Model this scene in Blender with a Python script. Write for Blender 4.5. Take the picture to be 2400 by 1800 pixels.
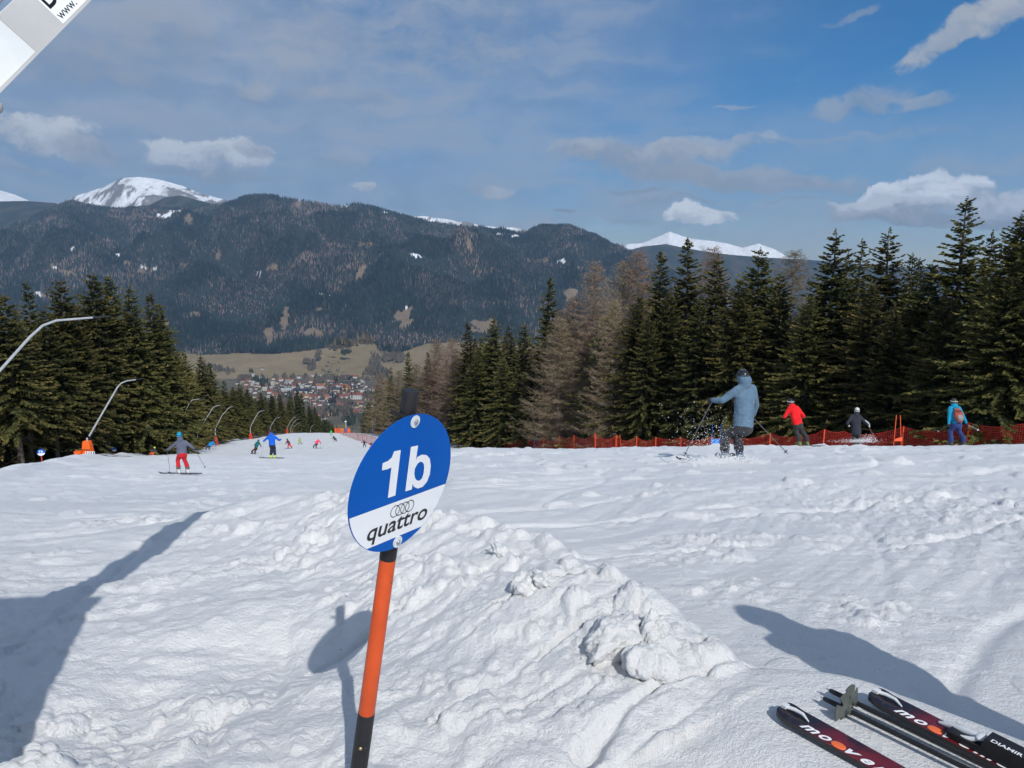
import bpy, bmesh, math, random
import numpy as np
from mathutils import Vector, Matrix, Quaternion

random.seed(7)
RNG = np.random.default_rng(11)
R = math.radians
for _o in list(bpy.data.objects):
    bpy.data.objects.remove(_o, do_unlink=True)
SC = bpy.context.scene
COL = SC.collection

# ------------------------------------------------------------------ camera, sky, sun, exposure
FPX = 1803.0                       # focal length in photograph pixels (2400 wide)
PITCH = R(9.45)
cam_d = bpy.data.cameras.new('camera')
cam_d.sensor_width = 36.0
cam_d.lens = 36.0 * FPX / 2400.0
cam_d.clip_start = 0.05
cam_d.clip_end = 60000
cam = bpy.data.objects.new('camera', cam_d)
cam.location = (0, 0, 0)
cam.rotation_euler = (R(90) - PITCH, 0, 0)
COL.objects.link(cam)
SC.camera = cam
CP, SP = math.cos(PITCH), math.sin(PITCH)

SUN_EL, SUN_AZ = R(39.5), R(20.5)  # the sun stands behind the camera, to the right
SUN_TRAVEL = Vector((-math.sin(SUN_AZ) * math.cos(SUN_EL), math.cos(SUN_AZ) * math.cos(SUN_EL), -math.sin(SUN_EL)))
sun_d = bpy.data.lights.new('sun', 'SUN')
sun_d.energy = 4.0
sun_d.angle = R(0.53)
sun_d.color = (1.0, 0.975, 0.935)
sun = bpy.data.objects.new('sun', sun_d)
sun.rotation_euler = SUN_TRAVEL.to_track_quat('-Z', 'Y').to_euler()
sun.location = (20, -40, 60)
COL.objects.link(sun)

SC.view_settings.view_transform = 'Standard'
SC.view_settings.look = 'None'
SC.view_settings.exposure = 0.0
SC.view_settings.gamma = 1.0
SC.view_settings.use_curve_mapping = False
SC.cycles.max_bounces = 6
SC.cycles.diffuse_bounces = 3
SC.cycles.glossy_bounces = 2
SC.cycles.transmission_bounces = 2
SC.cycles.transparent_max_bounces = 6
SC.cycles.volume_bounces = 0
SC.cycles.use_denoising = True
SC.cycles.use_adaptive_sampling = True
SC.cycles.adaptive_threshold = 0.022
SC.cycles.adaptive_min_samples = 32
SC.cycles.sample_clamp_indirect = 6.0


def ray(px, py):
    """unit-depth direction through a photograph pixel"""
    x = (px - 1200.0) / FPX
    u = (900.0 - py) / FPX
    return np.array((x, CP + u * SP, -SP + u * CP))


def P(px, py, d):
    """point at depth d metres along the view axis"""
    return ray(px, py) * d


def pix(x, y, z):
    """world points back to photograph pixels (for laying the place out from the survey)"""
    d = y * CP - z * SP
    u = y * SP + z * CP
    return 1200 + FPX * x / d, 900 - FPX * u / d


# ------------------------------------------------------------------ world: Nishita sky with clouds
W = bpy.data.worlds.new('World')
SC.world = W
W.use_nodes = True
NT = W.node_tree
for n in list(NT.nodes):
    NT.nodes.remove(n)


class G:
    """small helper for node graphs"""
    def __init__(self, tree):
        self.t = tree

    def n(self, typ, **kw):
        nd = self.t.nodes.new(typ)
        for k, v in kw.items():
            setattr(nd, k, v)
        return nd

    def link(self, a, b):
        self.t.links.new(a, b)

    def _set(self, sock, v):
        if v is None:
            return
        if hasattr(v, 'is_linked') or isinstance(v, bpy.types.NodeSocket):
            self.link(v, sock)
        else:
            sock.default_value = v

    def m(self, op, a, b=None, c=None, clamp=False):
        nd = self.n('ShaderNodeMath', operation=op, use_clamp=clamp)
        self._set(nd.inputs[0], a)
        self._set(nd.inputs[1], b)
        self._set(nd.inputs[2], c)
        return nd.outputs[0]

    def v(self, op, a, b=None, scale=None):
        nd = self.n('ShaderNodeVectorMath', operation=op)
        self._set(nd.inputs[0], a)
        self._set(nd.inputs[1], b)
        if scale is not None:
            self._set(nd.inputs['Scale'], scale)
        return nd.outputs['Value'] if op in ('DOT_PRODUCT', 'LENGTH', 'DISTANCE') else nd.outputs[0]

    def noise(self, vec, scale, detail=4, rough=0.55, dist=0.0):
        nd = self.n('ShaderNodeTexNoise')
        if vec is not None:
            self.link(vec, nd.inputs['Vector'])
        nd.inputs['Scale'].default_value = scale
        nd.inputs['Detail'].default_value = detail
        nd.inputs['Roughness'].default_value = rough
        nd.inputs['Distortion'].default_value = dist
        return nd.outputs[0]

    def ss(self, val, lo, hi, to0=0.0, to1=1.0):
        nd = self.n('ShaderNodeMapRange', interpolation_type='SMOOTHSTEP')
        self._set(nd.inputs[0], val)
        self._set(nd.inputs[1], lo)
        self._set(nd.inputs[2], hi)
        self._set(nd.inputs[3], to0)
        self._set(nd.inputs[4], to1)
        return nd.outputs[0]

    def mix(self, fac, a, b):
        nd = self.n('ShaderNodeMix', data_type='RGBA')
        self._set(nd.inputs[0], fac)
        self._set(nd.inputs[6], a if not isinstance(a, tuple) else (*a[:3], 1))
        self._set(nd.inputs[7], b if not isinstance(b, tuple) else (*b[:3], 1))
        return nd.outputs[2]


g = G(NT)
tc = g.n('ShaderNodeTexCoord')
dirv = tc.outputs['Generated']
sky = g.n('ShaderNodeTexSky', sky_type='NISHITA')
sky.sun_disc = False
sky.sun_elevation = SUN_EL
sky.sun_rotation = math.pi - SUN_AZ
sky.altitude = 1150
sky.air_density = 0.85
sky.dust_density = 0.15
sky.ozone_density = 3.0
# domain-warped direction so that cloud edges are ragged
wn = g.n('ShaderNodeTexNoise')
g.link(dirv, wn.inputs['Vector'])
wn.inputs['Scale'].default_value = 13.0
wn.inputs['Detail'].default_value = 5
wn.inputs['Roughness'].default_value = 0.6
warp = g.v('SCALE', g.v('SUBTRACT', wn.outputs['Color'], (0.5, 0.5, 0.5)), scale=0.055)
wdir = g.v('ADD', dirv, warp)
n_big = g.noise(dirv, 3.2, 5, 0.6)
# cloud noise: puffy detail, flattened
mp = g.n('ShaderNodeMapping')
g.link(wdir, mp.inputs['Vector'])
mp.inputs['Scale'].default_value = (1.0, 1.0, 1.8)
n_puff = g.noise(mp.outputs[0], 24, 10, 0.66)
mp2 = g.n('ShaderNodeMapping')
g.link(wdir, mp2.inputs['Vector'])
mp2.inputs['Scale'].default_value = (1.0, 1.0, 4.5)
n_strat = g.noise(mp2.outputs[0], 6.5, 6, 0.55)
sep = g.n('ShaderNodeSeparateXYZ')
g.link(dirv, sep.inputs[0])
elev = sep.outputs[2]

hsn = g.n('ShaderNodeHueSaturation')
hsn.inputs['Saturation'].default_value = 1.5
g.link(sky.outputs[0], hsn.inputs['Color'])
col = hsn.outputs[0]
# thin high veil over the western half of the sky, thinning out overhead to the east
east = g.v('DOT_PRODUCT', dirv, (0.84, 0.54, 0.0))
veil = g.m('MULTIPLY', g.ss(n_big, 0.22, 0.55, 0.30, 1.0), g.ss(east, 0.86, 0.42))
low = g.m('MULTIPLY', g.ss(elev, 0.24, 0.05), g.ss(n_strat, 0.25, 0.60, 0.45, 1.0))
veil = g.m('MAXIMUM', veil, g.m('MULTIPLY', low, g.ss(east, 1.0, 0.6, 0.62, 1.0)))
vtex = g.ss(g.m('ADD', g.m('MULTIPLY', n_strat, 0.65), g.m('MULTIPLY', n_puff, 0.35)), 0.36, 0.62)
vcol = g.mix(vtex, (2.75, 3.55, 5.0), (4.1, 4.75, 5.9))
skyc = g.mix(g.m('MULTIPLY', veil, 0.86), col, vcol)
strat = g.m('MULTIPLY', g.ss(n_strat, 0.50, 0.66), g.m('MULTIPLY', g.ss(elev, 0.75, 0.35), g.ss(east, 0.90, 0.40)))
skyc = g.mix(g.m('MULTIPLY', strat, 0.45), skyc, (4.2, 4.5, 5.2))

# px, py, half width, half height, roll (deg), opacity, light (top), dark (base), softness, raggedness
CLOUDS = [
    (900, 90, 430, 120, -4, .50, 4.6, 4.0, 1.3, .9), (330, 110, 200, 130, -20, .55, 3.9, 3.2, 1.3, .9),
    (140, 140, 130, 90, 0, .45, 3.6, 3.0, 1.2, .8), (1200, 150, 190, 60, 8, .30, 4.6, 4.2, 1.3, .9),
    (110, 318, 150, 48, 0, .95, 8.0, 4.8, .5, .8), (230, 352, 100, 34, 6, .7, 5.0, 3.8, .7, .8),
    (30, 395, 90, 20, 0, .6, 5.0, 3.9, .7, .7), (490, 362, 170, 40, -2, .95, 8.4, 4.8, .45, .8),
    (600, 352, 60, 20, 0, .75, 6.2, 4.4, .5, .8), (500, 408, 230, 14, 4, .5, 3.6, 3.1, .8, .6),
    (790, 372, 85, 30, 0, .5, 5.1, 3.8, .8, .8), (595, 198, 62, 30, -6, .55, 4.9, 3.7, .8, .8),
    (720, 205, 46, 22, 0, .4, 4.8, 4.0, .9, .8), (860, 226, 140, 24, 4, .45, 4.7, 3.9, .9, .9),
    (856, 443, 30, 11, 2, .95, 6.6, 5.2, .4, .5), (1168, 446, 44, 16, 8, .85, 6.2, 4.5, .5, .7),
    (1105, 440, 60, 10, 0, .4, 3.9, 3.4, .7, .7), (1320, 501, 36, 7, 2, .7, 2.9, 2.6, .6, .6),
    (1490, 354, 260, 32, 2, .9, 5.6, 3.9, .55, .6), (1640, 343, 200, 26, -4, .65, 6.2, 4.6, .6, .8),
    (1740, 415, 370, 32, 5, .88, 5.0, 3.8, .6, .6), (1560, 395, 230, 26, 9, .7, 4.0, 3.4, .8, .7),
    (1530, 470, 110, 17, 2, .55, 4.6, 3.6, .7, .7), (1500, 443, 90, 8, 2, .6, 3.2, 3.0, .7, .6),
    (1640, 506, 92, 30, -1, 1.0, 10.5, 7.0, .3, .55), (1480, 515, 70, 12, 8, .5, 3.4, 3.2, .8, .7),
    (1640, 468, 90, 4, 1, .5, 3.0, 2.9, .8, .6), (1870, 470, 90, 5, 1, .45, 3.1, 3.0, .8, .6),
    (2175, 455, 165, 54, -4, 1.0, 11.5, 5.2, .22, .5), (2080, 494, 165, 38, 0, .95, 8.0, 3.6, .35, .6),
    (2370, 480, 110, 50, 0, .95, 8.2, 4.2, .35, .6), (2220, 522, 240, 22, 0, .9, 4.4, 2.9, .5, .6),
    (2000, 512, 80, 20, 0, .75, 5.2, 3.9, .5, .7), (1935, 550, 30, 8, 0, .85, 6.0, 5.0, .5, .5),
    (2010, 240, 120, 30, -10, .62, 5.0, 3.7, .7, .8), (2170, 236, 80, 24, -8, .6, 5.0, 3.8, .7, .8),
    (2240, 75, 170, 36, -32, .85, 5.4, 4.2, .6, .75), (2370, 20, 120, 46, -25, .8, 5.4, 4.4, .6, .8),
    (2005, 38, 60, 13, -8, .4, 4.4, 4.0, .9, .8), (1720, 254, 60, 6, 3, .5, 5.0, 4.6, .8, .6),
    (1900, 330, 120, 10, -3, .4, 4.8, 4.3, .8, .7), (2300, 380, 240, 30, -3, .45, 4.8, 4.4, 1.1, .8),
    (2080, 320, 260, 16, -2, .3, 4.8, 4.4, 1.1, .8),
]
nz0 = g.m('SUBTRACT', n_puff, 0.5)
NZ = {k: g.m('MULTIPLY', nz0, 3.4 * k) for k in (.5, .6, .7, .8, .9)}
NZL = g.m('MULTIPLY', nz0, 4.6)
for (px, py, hw, hh, roll, op, top, base, soft, rag) in CLOUDS:
    rag = {.55: .5, .75: .7}.get(rag, rag)
    c = ray(px, py)
    ln = np.linalg.norm(c)
    c = c / ln
    e1 = np.cross(c, (0, 0, 1.0))
    e1 /= np.linalg.norm(e1)
    e2 = np.cross(e1, c)
    a = R(-roll)
    f1 = e1 * math.cos(a) + e2 * math.sin(a)
    f2 = -e1 * math.sin(a) + e2 * math.cos(a)
    w_, h_ = hw / FPX / ln, hh / FPX / ln
    mpn = g.n('ShaderNodeMapping', vector_type='TEXTURE')
    Mr = Matrix((f1, f2, -np.array(c) if False else np.cross(f1, f2))).transposed()
    mpn.inputs['Location'].default_value = tuple(c)
    mpn.inputs['Rotation'].default_value = Mr.to_euler()
    mpn.inputs['Scale'].default_value = (w_, h_, 3.0)
    g.link(wdir, mpn.inputs['Vector'])
    r2 = g.v('DOT_PRODUCT', mpn.outputs[0], mpn.outputs[0])
    fld = g.m('SUBTRACT', NZ[round(rag, 1)], r2)
    msk = g.ss(fld, -1.0, soft * 1.3 - 1.0, 0.0, op)
    sp = g.n('ShaderNodeSeparateXYZ')
    g.link(mpn.outputs[0], sp.inputs[0])
    lt = g.ss(g.m('MULTIPLY_ADD', sp.outputs[1], 0.7, NZL), -0.75, 0.65)
    cc = g.mix(lt, (base * .93, base * 1.0, base * 1.12), (top * .97, top * 1.0, top * 1.05))
    skyc = g.mix(msk, skyc, cc)

bg = g.n('ShaderNodeBackground')
g.link(skyc, bg.inputs['Color'])
bg.inputs['Strength'].default_value = 0.092
wo = g.n('ShaderNodeOutputWorld')
g.link(bg.outputs[0], wo.inputs['Surface'])
W.cycles.sampling_method = 'MANUAL'
W.cycles.sample_map_resolution = 256


# ------------------------------------------------------------------ numpy noise
def _h(ix, iy, s):
    n = (ix.astype(np.int64) * 374761393 + iy.astype(np.int64) * 668265263 + s * 974711) & 0xFFFFFFFF
    n = ((n ^ (n >> 13)) * 1274126177) & 0xFFFFFFFF
    n = ((n ^ (n >> 16)) * 2246822519) & 0xFFFFFFFF
    return ((n ^ (n >> 15)) & 0xFFFFFF) / float(0x1000000)


def perlin(x, y, s=0):
    x = np.asarray(x, float)
    y = np.asarray(y, float)
    ix, iy = np.floor(x), np.floor(y)
    fx, fy = x - ix, y - iy
    u = fx * fx * fx * (fx * (fx * 6 - 15) + 10)
    v = fy * fy * fy * (fy * (fy * 6 - 15) + 10)

    def gr(dx, dy):
        a = _h(ix + dx, iy + dy, s) * 2 * np.pi
        return np.cos(a) * (fx - dx) + np.sin(a) * (fy - dy)
    a = gr(0, 0) * (1 - u) + gr(1, 0) * u
    b = gr(0, 1) * (1 - u) + gr(1, 1) * u
    return (a * (1 - v) + b * v) * 1.5


def fbm(x, y, o=4, s=0, gain=.5):
    t = 0
    a = 1.0
    for k in range(o):
        t = t + a * perlin(x * 2 ** k, y * 2 ** k, s + k * 17)
        a *= gain
    return t


def worley(x, y, s=0):
    """distance to nearest feature point, and a random number of its cell"""
    ix, iy = np.floor(x), np.floor(y)
    best = np.full(x.shape, 9.0)
    rnd = np.zeros(x.shape)
    for dx in (-1, 0, 1):
        for dy in (-1, 0, 1):
            cx, cy = ix + dx, iy + dy
            px_ = cx + .15 + .7 * _h(cx, cy, s)
            py_ = cy + .15 + .7 * _h(cx, cy, s + 5)
            ex, ey = np.abs(.8 * (x - px_) + .6 * (y - py_)), np.abs(.8 * (y - py_) - .6 * (x - px_))
            d = .45 * np.hypot(ex, ey) + .62 * np.maximum(ex, ey)
            m = d < best
            best = np.where(m, d, best)
            rnd = np.where(m, _h(cx, cy, s + 9), rnd)
    return best, rnd


def sstep(x, a, b):
    t = np.clip((x - a) / (b - a), 0, 1)
    return t * t * (3 - 2 * t)


def pchip(xs, ys):
    xs, ys = np.array(xs, float), np.array(ys, float)
    h = np.diff(xs)
    dl = np.diff(ys) / h
    m = np.zeros(len(xs))
    m[0], m[-1] = dl[0], dl[-1]
    for i in range(1, len(xs) - 1):
        if dl[i - 1] * dl[i] > 0:
            w1, w2 = 2 * h[i] + h[i - 1], h[i] + 2 * h[i - 1]
            m[i] = (w1 + w2) / (w1 / dl[i - 1] + w2 / dl[i])

    def f(x):
        x = np.asarray(x, float)
        i = np.clip(np.searchsorted(xs, x) - 1, 0, len(xs) - 2)
        t = np.clip((x - xs[i]) / h[i], -3 if False else 0, 1)
        ext = np.where(x < xs[0], (x - xs[0]) * m[0], np.where(x > xs[-1], (x - xs[-1]) * m[-1], 0))
        t2, t3 = t * t, t * t * t
        return (ys[i] * (2 * t3 - 3 * t2 + 1) + m[i] * h[i] * (t3 - 2 * t2 + t) + ys[i + 1] * (-2 * t3 + 3 * t2) + m[i + 1] * h[i] * (t3 - t2)) + ext
    return f


# ------------------------------------------------------------------ mesh helpers
def tag(o, label=None, cat=None, group=None, kind=None):
    if label:
        o['label'] = label
    if cat:
        o['category'] = cat
    if group:
        o['group'] = group
    if kind:
        o['kind'] = kind
    return o


def link(name, data, parent=None, loc=None, rot=None):
    o = bpy.data.objects.new(name, data)
    COL.objects.link(o)
    if parent is not None:
        o.parent = parent
    if loc is not None:
        o.location = loc
    if rot is not None:
        o.rotation_euler = rot
    return o


def empty(name, loc=(0, 0, 0), rz=0.0, label=None, cat=None, group=None):
    o = link(name, None, None, loc, (0, 0, rz))
    o.empty_display_size = .2
    return tag(o, label, cat, group)


def np_mesh(name, verts, faces, mats=(), smooth=False, fmat=None, attrs=None):
    verts = np.ascontiguousarray(verts, dtype=np.float32)
    faces = np.ascontiguousarray(faces, dtype=np.int32)
    me = bpy.data.meshes.new(name)
    k = faces.shape[1]
    me.vertices.add(len(verts))
    me.vertices.foreach_set('co', verts.ravel())
    me.loops.add(faces.size)
    me.loops.foreach_set('vertex_index', faces.ravel())
    me.polygons.add(len(faces))
    me.polygons.foreach_set('loop_start', np.arange(0, faces.size, k, dtype=np.int32))
    if fmat is not None:
        me.polygons.foreach_set('material_index', np.ascontiguousarray(fmat, dtype=np.int32))
    me.update(calc_edges=True)
    me.polygons.foreach_set('use_smooth', np.full(len(faces), smooth, dtype=bool))
    for m in mats:
        me.materials.append(m)
    for nm, (dom, typ, arr) in (attrs or {}).items():
        at = me.attributes.new(nm, typ, dom)
        arr = np.ascontiguousarray(arr, dtype=np.float32)
        at.data.foreach_set('color' if 'COLOR' in typ else 'value', arr.ravel())
    return me


class MB:
    """collects simple solids into one mesh"""
    def __init__(self):
        self.v, self.f, self.m, self.s = [], [], [], []

    def add(self, verts, faces, mi=0, smooth=False):
        o = len(self.v)
        self.v += [tuple(map(float, p)) for p in verts]
        for f in faces:
            self.f.append(tuple(i + o for i in f))
            self.m.append(mi)
            self.s.append(smooth)
        return self

    def box(self, c, s, M=None, mi=0, taper=1.0):
        x, y, z = s[0] / 2, s[1] / 2, s[2] / 2
        vs = [Vector((a * x * (taper if k > 0 else 1), b * y * (taper if k > 0 else 1), k * z)) for k in (-1, 1) for a, b in ((-1, -1), (1, -1), (1, 1), (-1, 1))]
        if M is not None:
            vs = [M @ v for v in vs]
        vs = [v + Vector(c) for v in vs]
        return self.add(vs, [(3, 2, 1, 0), (4, 5, 6, 7), (0, 1, 5, 4), (1, 2, 6, 5), (2, 3, 7, 6), (3, 0, 4, 7)], mi)

    def tube(self, pts, rad, n=8, mi=0, caps=True, smooth=True):
        pts = [Vector(p) for p in pts]
        if not hasattr(rad, '__len__'):
            rad = [rad] * len(pts)
        t0 = (pts[1] - pts[0]).normalized()
        nv = t0.orthogonal().normalized()
        vs, fs = [], []
        for i, p in enumerate(pts):
            t = (pts[min(i + 1, len(pts) - 1)] - pts[max(i - 1, 0)]).normalized()
            nv = (nv - t * nv.dot(t)).normalized()
            b = t.cross(nv)
            for k in range(n):
                a = 2 * math.pi * k / n
                vs.append(p + (nv * math.cos(a) + b * math.sin(a)) * rad[i])
        for i in range(len(pts) - 1):
            for k in range(n):
                k2 = (k + 1) % n
                fs.append((i * n + k, i * n + k2, (i + 1) * n + k2, (i + 1) * n + k))
        self.add(vs, fs, mi, smooth)
        if caps:
            self.add(vs[:n], [tuple(range(n))[::-1]], mi)
            self.add(vs[-n:], [tuple(range(n))], mi)
        return self

    def ell(self, c, r, M=None, mi=0, nu=14, nv=9, cut=None):
        vs, fs = [], []
        for j in range(nv + 1):
            th = math.pi * j / nv
            if cut is not None:
                th = min(th, cut)
            for i in range(nu):
                ph = 2 * math.pi * i / nu
                p = Vector((r[0] * math.sin(th) * math.cos(ph), r[1] * math.sin(th) * math.sin(ph), r[2] * math.cos(th)))
                if M is not None:
                    p = M @ p
                vs.append(p + Vector(c))
        for j in range(nv):
            for i in range(nu):
                i2 = (i + 1) % nu
                fs.append((j * nu + i, (j + 1) * nu + i, (j + 1) * nu + i2, j * nu + i2))
        return self.add(vs, fs, mi, True)

    def prism(self, poly, h, M=None, mi=0, off=(0, 0, 0), smooth=False):
        """extrude a 2-D outline (x, y) from z=0 to z=h"""
        n = len(poly)
        vs = [Vector((p[0], p[1], 0)) for p in poly] + [Vector((p[0], p[1], h)) for p in poly]
        if M is not None:
            vs = [M @ v for v in vs]
        vs = [v + Vector(off) for v in vs]
        self.add(vs, [tuple(range(n))[::-1], tuple(range(n, 2 * n))], mi)
        self.add(vs, [(i, (i + 1) % n, n + (i + 1) % n, n + i) for i in range(n)], mi, smooth)
        return self

    def mesh(self, name, mats):
        me = bpy.data.meshes.new(name)
        me.from_pydata(self.v, [], self.f)
        me.polygons.foreach_set('material_index', np.array(self.m, dtype=np.int32))
        me.polygons.foreach_set('use_smooth', np.array(self.s, dtype=bool))
        for m in (mats if isinstance(mats, (list, tuple)) else [mats]):
            me.materials.append(m)
        me.update()
        return me

    def build(self, name, mats, parent=None, loc=None, rot=None):
        return link(name, self.mesh(name, mats), parent, loc, rot)


# ------------------------------------------------------------------ materials
def mat(name, color, rough=.6, var=.12, scale=8.0, bump=.0, bscale=30.0, metal=0.0, spec=.35, coat=0.0, sheen=0.0, coord='Object', dirt=None):
    m = bpy.data.materials.new(name)
    m.use_nodes = True
    q = G(m.node_tree)
    bs = m.node_tree.nodes['Principled BSDF']
    tcn = q.n('ShaderNodeTexCoord')
    vec = tcn.outputs[coord]
    nz = q.noise(vec, scale, 5, .6)
    c0 = tuple(max(0, c * (1 - var)) for c in color)
    c1 = tuple(min(1, c * (1 + var)) for c in color)
    cc = q.mix(q.ss(nz, .3, .7), c0, c1)
    if dirt:
        nd = q.noise(vec, dirt[1], 6, .65)
        cc = q.mix(q.ss(nd, dirt[2], dirt[2] + .08), cc, dirt[0])
    q.link(cc, bs.inputs['Base Color'])
    bs.inputs['Roughness'].default_value = rough
    bs.inputs['Metallic'].default_value = metal
    bs.inputs['Specular IOR Level'].default_value = spec
    bs.inputs['Coat Weight'].default_value = coat
    bs.inputs['Sheen Weight'].default_value = sheen
    if bump:
        bp = q.n('ShaderNodeBump')
        bp.inputs['Strength'].default_value = 1.0
        bp.inputs['Distance'].default_value = bump
        q.link(q.noise(vec, bscale, 5, .6), bp.inputs['Height'])
        q.link(bp.outputs[0], bs.inputs['Normal'])
    return m

# ------------------------------------------------------------------ the hillside: height functions
BPROF = pchip([-60, -10, 0, 3, 8, 15, 28, 40, 60, 82, 105, 150, 200, 250, 300, 400, 500, 900, 1330, 1560, 1750, 2700],
              [2.5, -1.0, -1.55, -1.84, -2.68, -4.04, -7.16, -10.45, -15.7, -21.5, -26.9, -36.6, -47.6, -58.8, -71.8, -99.5, -127, -236, -340, -349, -351, -340])
BLEFT = pchip([-60, -10, 0, 3, 8, 15, 30, 47.5, 80, 105, 150, 200, 250, 300, 400, 500, 900, 1330, 1560, 1750, 2700],
              [2.5, -1.0, -1.55, -1.84, -2.86, -4.80, -8.72, -12.85, -20.9, -26.7, -36.6, -47.4, -58.2, -71.8, -99.5, -127, -236, -340, -349, -351, -340])


def rowline(pts):
    xs, ys = [], []
    for px, d in pts:
        y = .973 * d
        xs.append((px - 1200) / FPX * d)
        ys.append(y)
    o = np.argsort(ys)
    ys, xs = np.array(ys)[o], np.array(xs)[o]
    return lambda y: np.interp(y, ys, xs)


XR = rowline([(2900, 38), (2600, 44), (2400, 48), (2270, 52), (1931, 60), (1600, 72), (1398, 82), (1100, 130), (930, 190), (860, 260), (850, 420), (872, 700), (900, 1300)])
XL = rowline([(-900, 30), (-200, 44), (0, 56), (150, 66), (400, 85), (470, 125), (600, 190), (700, 280), (762, 400), (800, 600), (820, 1300)])
XE = rowline([(-250, 16), (-130, 22), (20, 29), (60, 36), (150, 46), (215, 56), (300, 72), (420, 100), (500, 140), (610, 195), (705, 290), (765, 410), (802, 620), (822, 1300)])

CREST = np.array([P(*c)[:2] for c in [(2450, 1850, 2.0), (2150, 1700, 2.28), (1980, 1624, 2.52), (1828, 1545, 2.85), (1665, 1495, 3.12), (1506, 1424, 3.5), (1337, 1357, 3.98), (1159, 1275, 4.75), (1000, 1230, 5.4), (840, 1180, 6.3), (700, 1176, 7.0), (560, 1185, 7.6), (380, 1200, 8.3)]])


def crest_dist(x, y):
    """signed distance to the bank's crest (positive on the piste side) and position along it"""
    best = np.full(x.shape, 1e9)
    sg = np.ones(x.shape)
    al = np.zeros(x.shape)
    s0 = 0.0
    for a, b in zip(CREST[:-1], CREST[1:]):
        d = b - a
        L = np.hypot(*d)
        t = np.clip(((x - a[0]) * d[0] + (y - a[1]) * d[1]) / L ** 2, 0, 1)
        qx, qy = a[0] + t * d[0], a[1] + t * d[1]
        dd = np.hypot(x - qx, y - qy)
        cr = d[0] * (y - a[1]) - d[1] * (x - a[0])
        m = dd < best
        best = np.where(m, dd, best)
        sg = np.where(m, np.where(cr < 0, 1, -1), sg)
        al = np.where(m, s0 + t * L, al)
        s0 += L
    return best * sg, al / s0


def ground(x, y):
    """smooth lie of the land"""
    x = np.asarray(x, float)
    y = np.asarray(y, float)
    lf = 1 - sstep(x / np.maximum(y, 1.0), -.26, -.05)
    z = BPROF(y) * (1 - lf) + BLEFT(y) * lf
    # lateral lie
    z = z + .008 * np.clip(x, 0, 40) * sstep(y, 12, 24) * (1 - sstep(y, 34, 60))
    rise = sstep(x - XR(y), 3, 60)
    z = z + np.where(y < 900, rise * 1.5, 0) * (1 - sstep(y, 300, 600))
    dl = XE(y) - x
    z = z - 1.0 * sstep(dl, 1.0, 7) * sstep(y, 14, 30) * (1 - sstep(y, 120, 200))
    z = z + .26 * np.exp(-((dl) / .7) ** 2) * sstep(y, 12, 26) * (1 - sstep(y, 150, 210)) * (1 + .4 * perlin(x * .5, y * .5, 91))
    return z


def bank(x, y):
    t, al = crest_dist(x, y)
    fade = sstep(al, .03, .26) * (1 - sstep(al, .74, 1.0))
    A = .43
    wn, wf = .88, .27
    return np.where(t > 0, A * np.exp(-(t / wf) ** 2), A * np.exp(-(np.abs(t) / wn) ** 1.7)) * fade, t, al


SKI_Z = -1.60                     # the trodden flat on which the spare skis lie
SKI_A = (ray(1980, 1690) * (SKI_Z / ray(1980, 1690)[2]))[:2]
SKI_B = (ray(2600, 1960) * (SKI_Z / ray(2600, 1960)[2]))[:2]


def ski_flat(x, y):
    d = SKI_B - SKI_A
    t = np.clip(((x - SKI_A[0]) * d[0] + (y - SKI_A[1]) * d[1]) / (d @ d), 0, 1)
    return 1 - sstep(np.hypot(x - SKI_A[0] - t * d[0], y - SKI_A[1] - t * d[1]), .30, .62)


def lumps(x, y, c, seed, thr, hgt, asp=1.0, pw=.6):
    f, rn = worley(x / c, y / (c * asp), seed)
    rad = .30 + .30 * _h(np.floor(rn * 9999), np.floor(rn * 777), 3)
    b = np.clip(1 - (f / rad) ** 2, 0, 1) ** pw
    return b * np.where(rn > thr, (rn - thr) / (1 - thr + 1e-6) * .6 + .4, 0) * hgt


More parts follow.
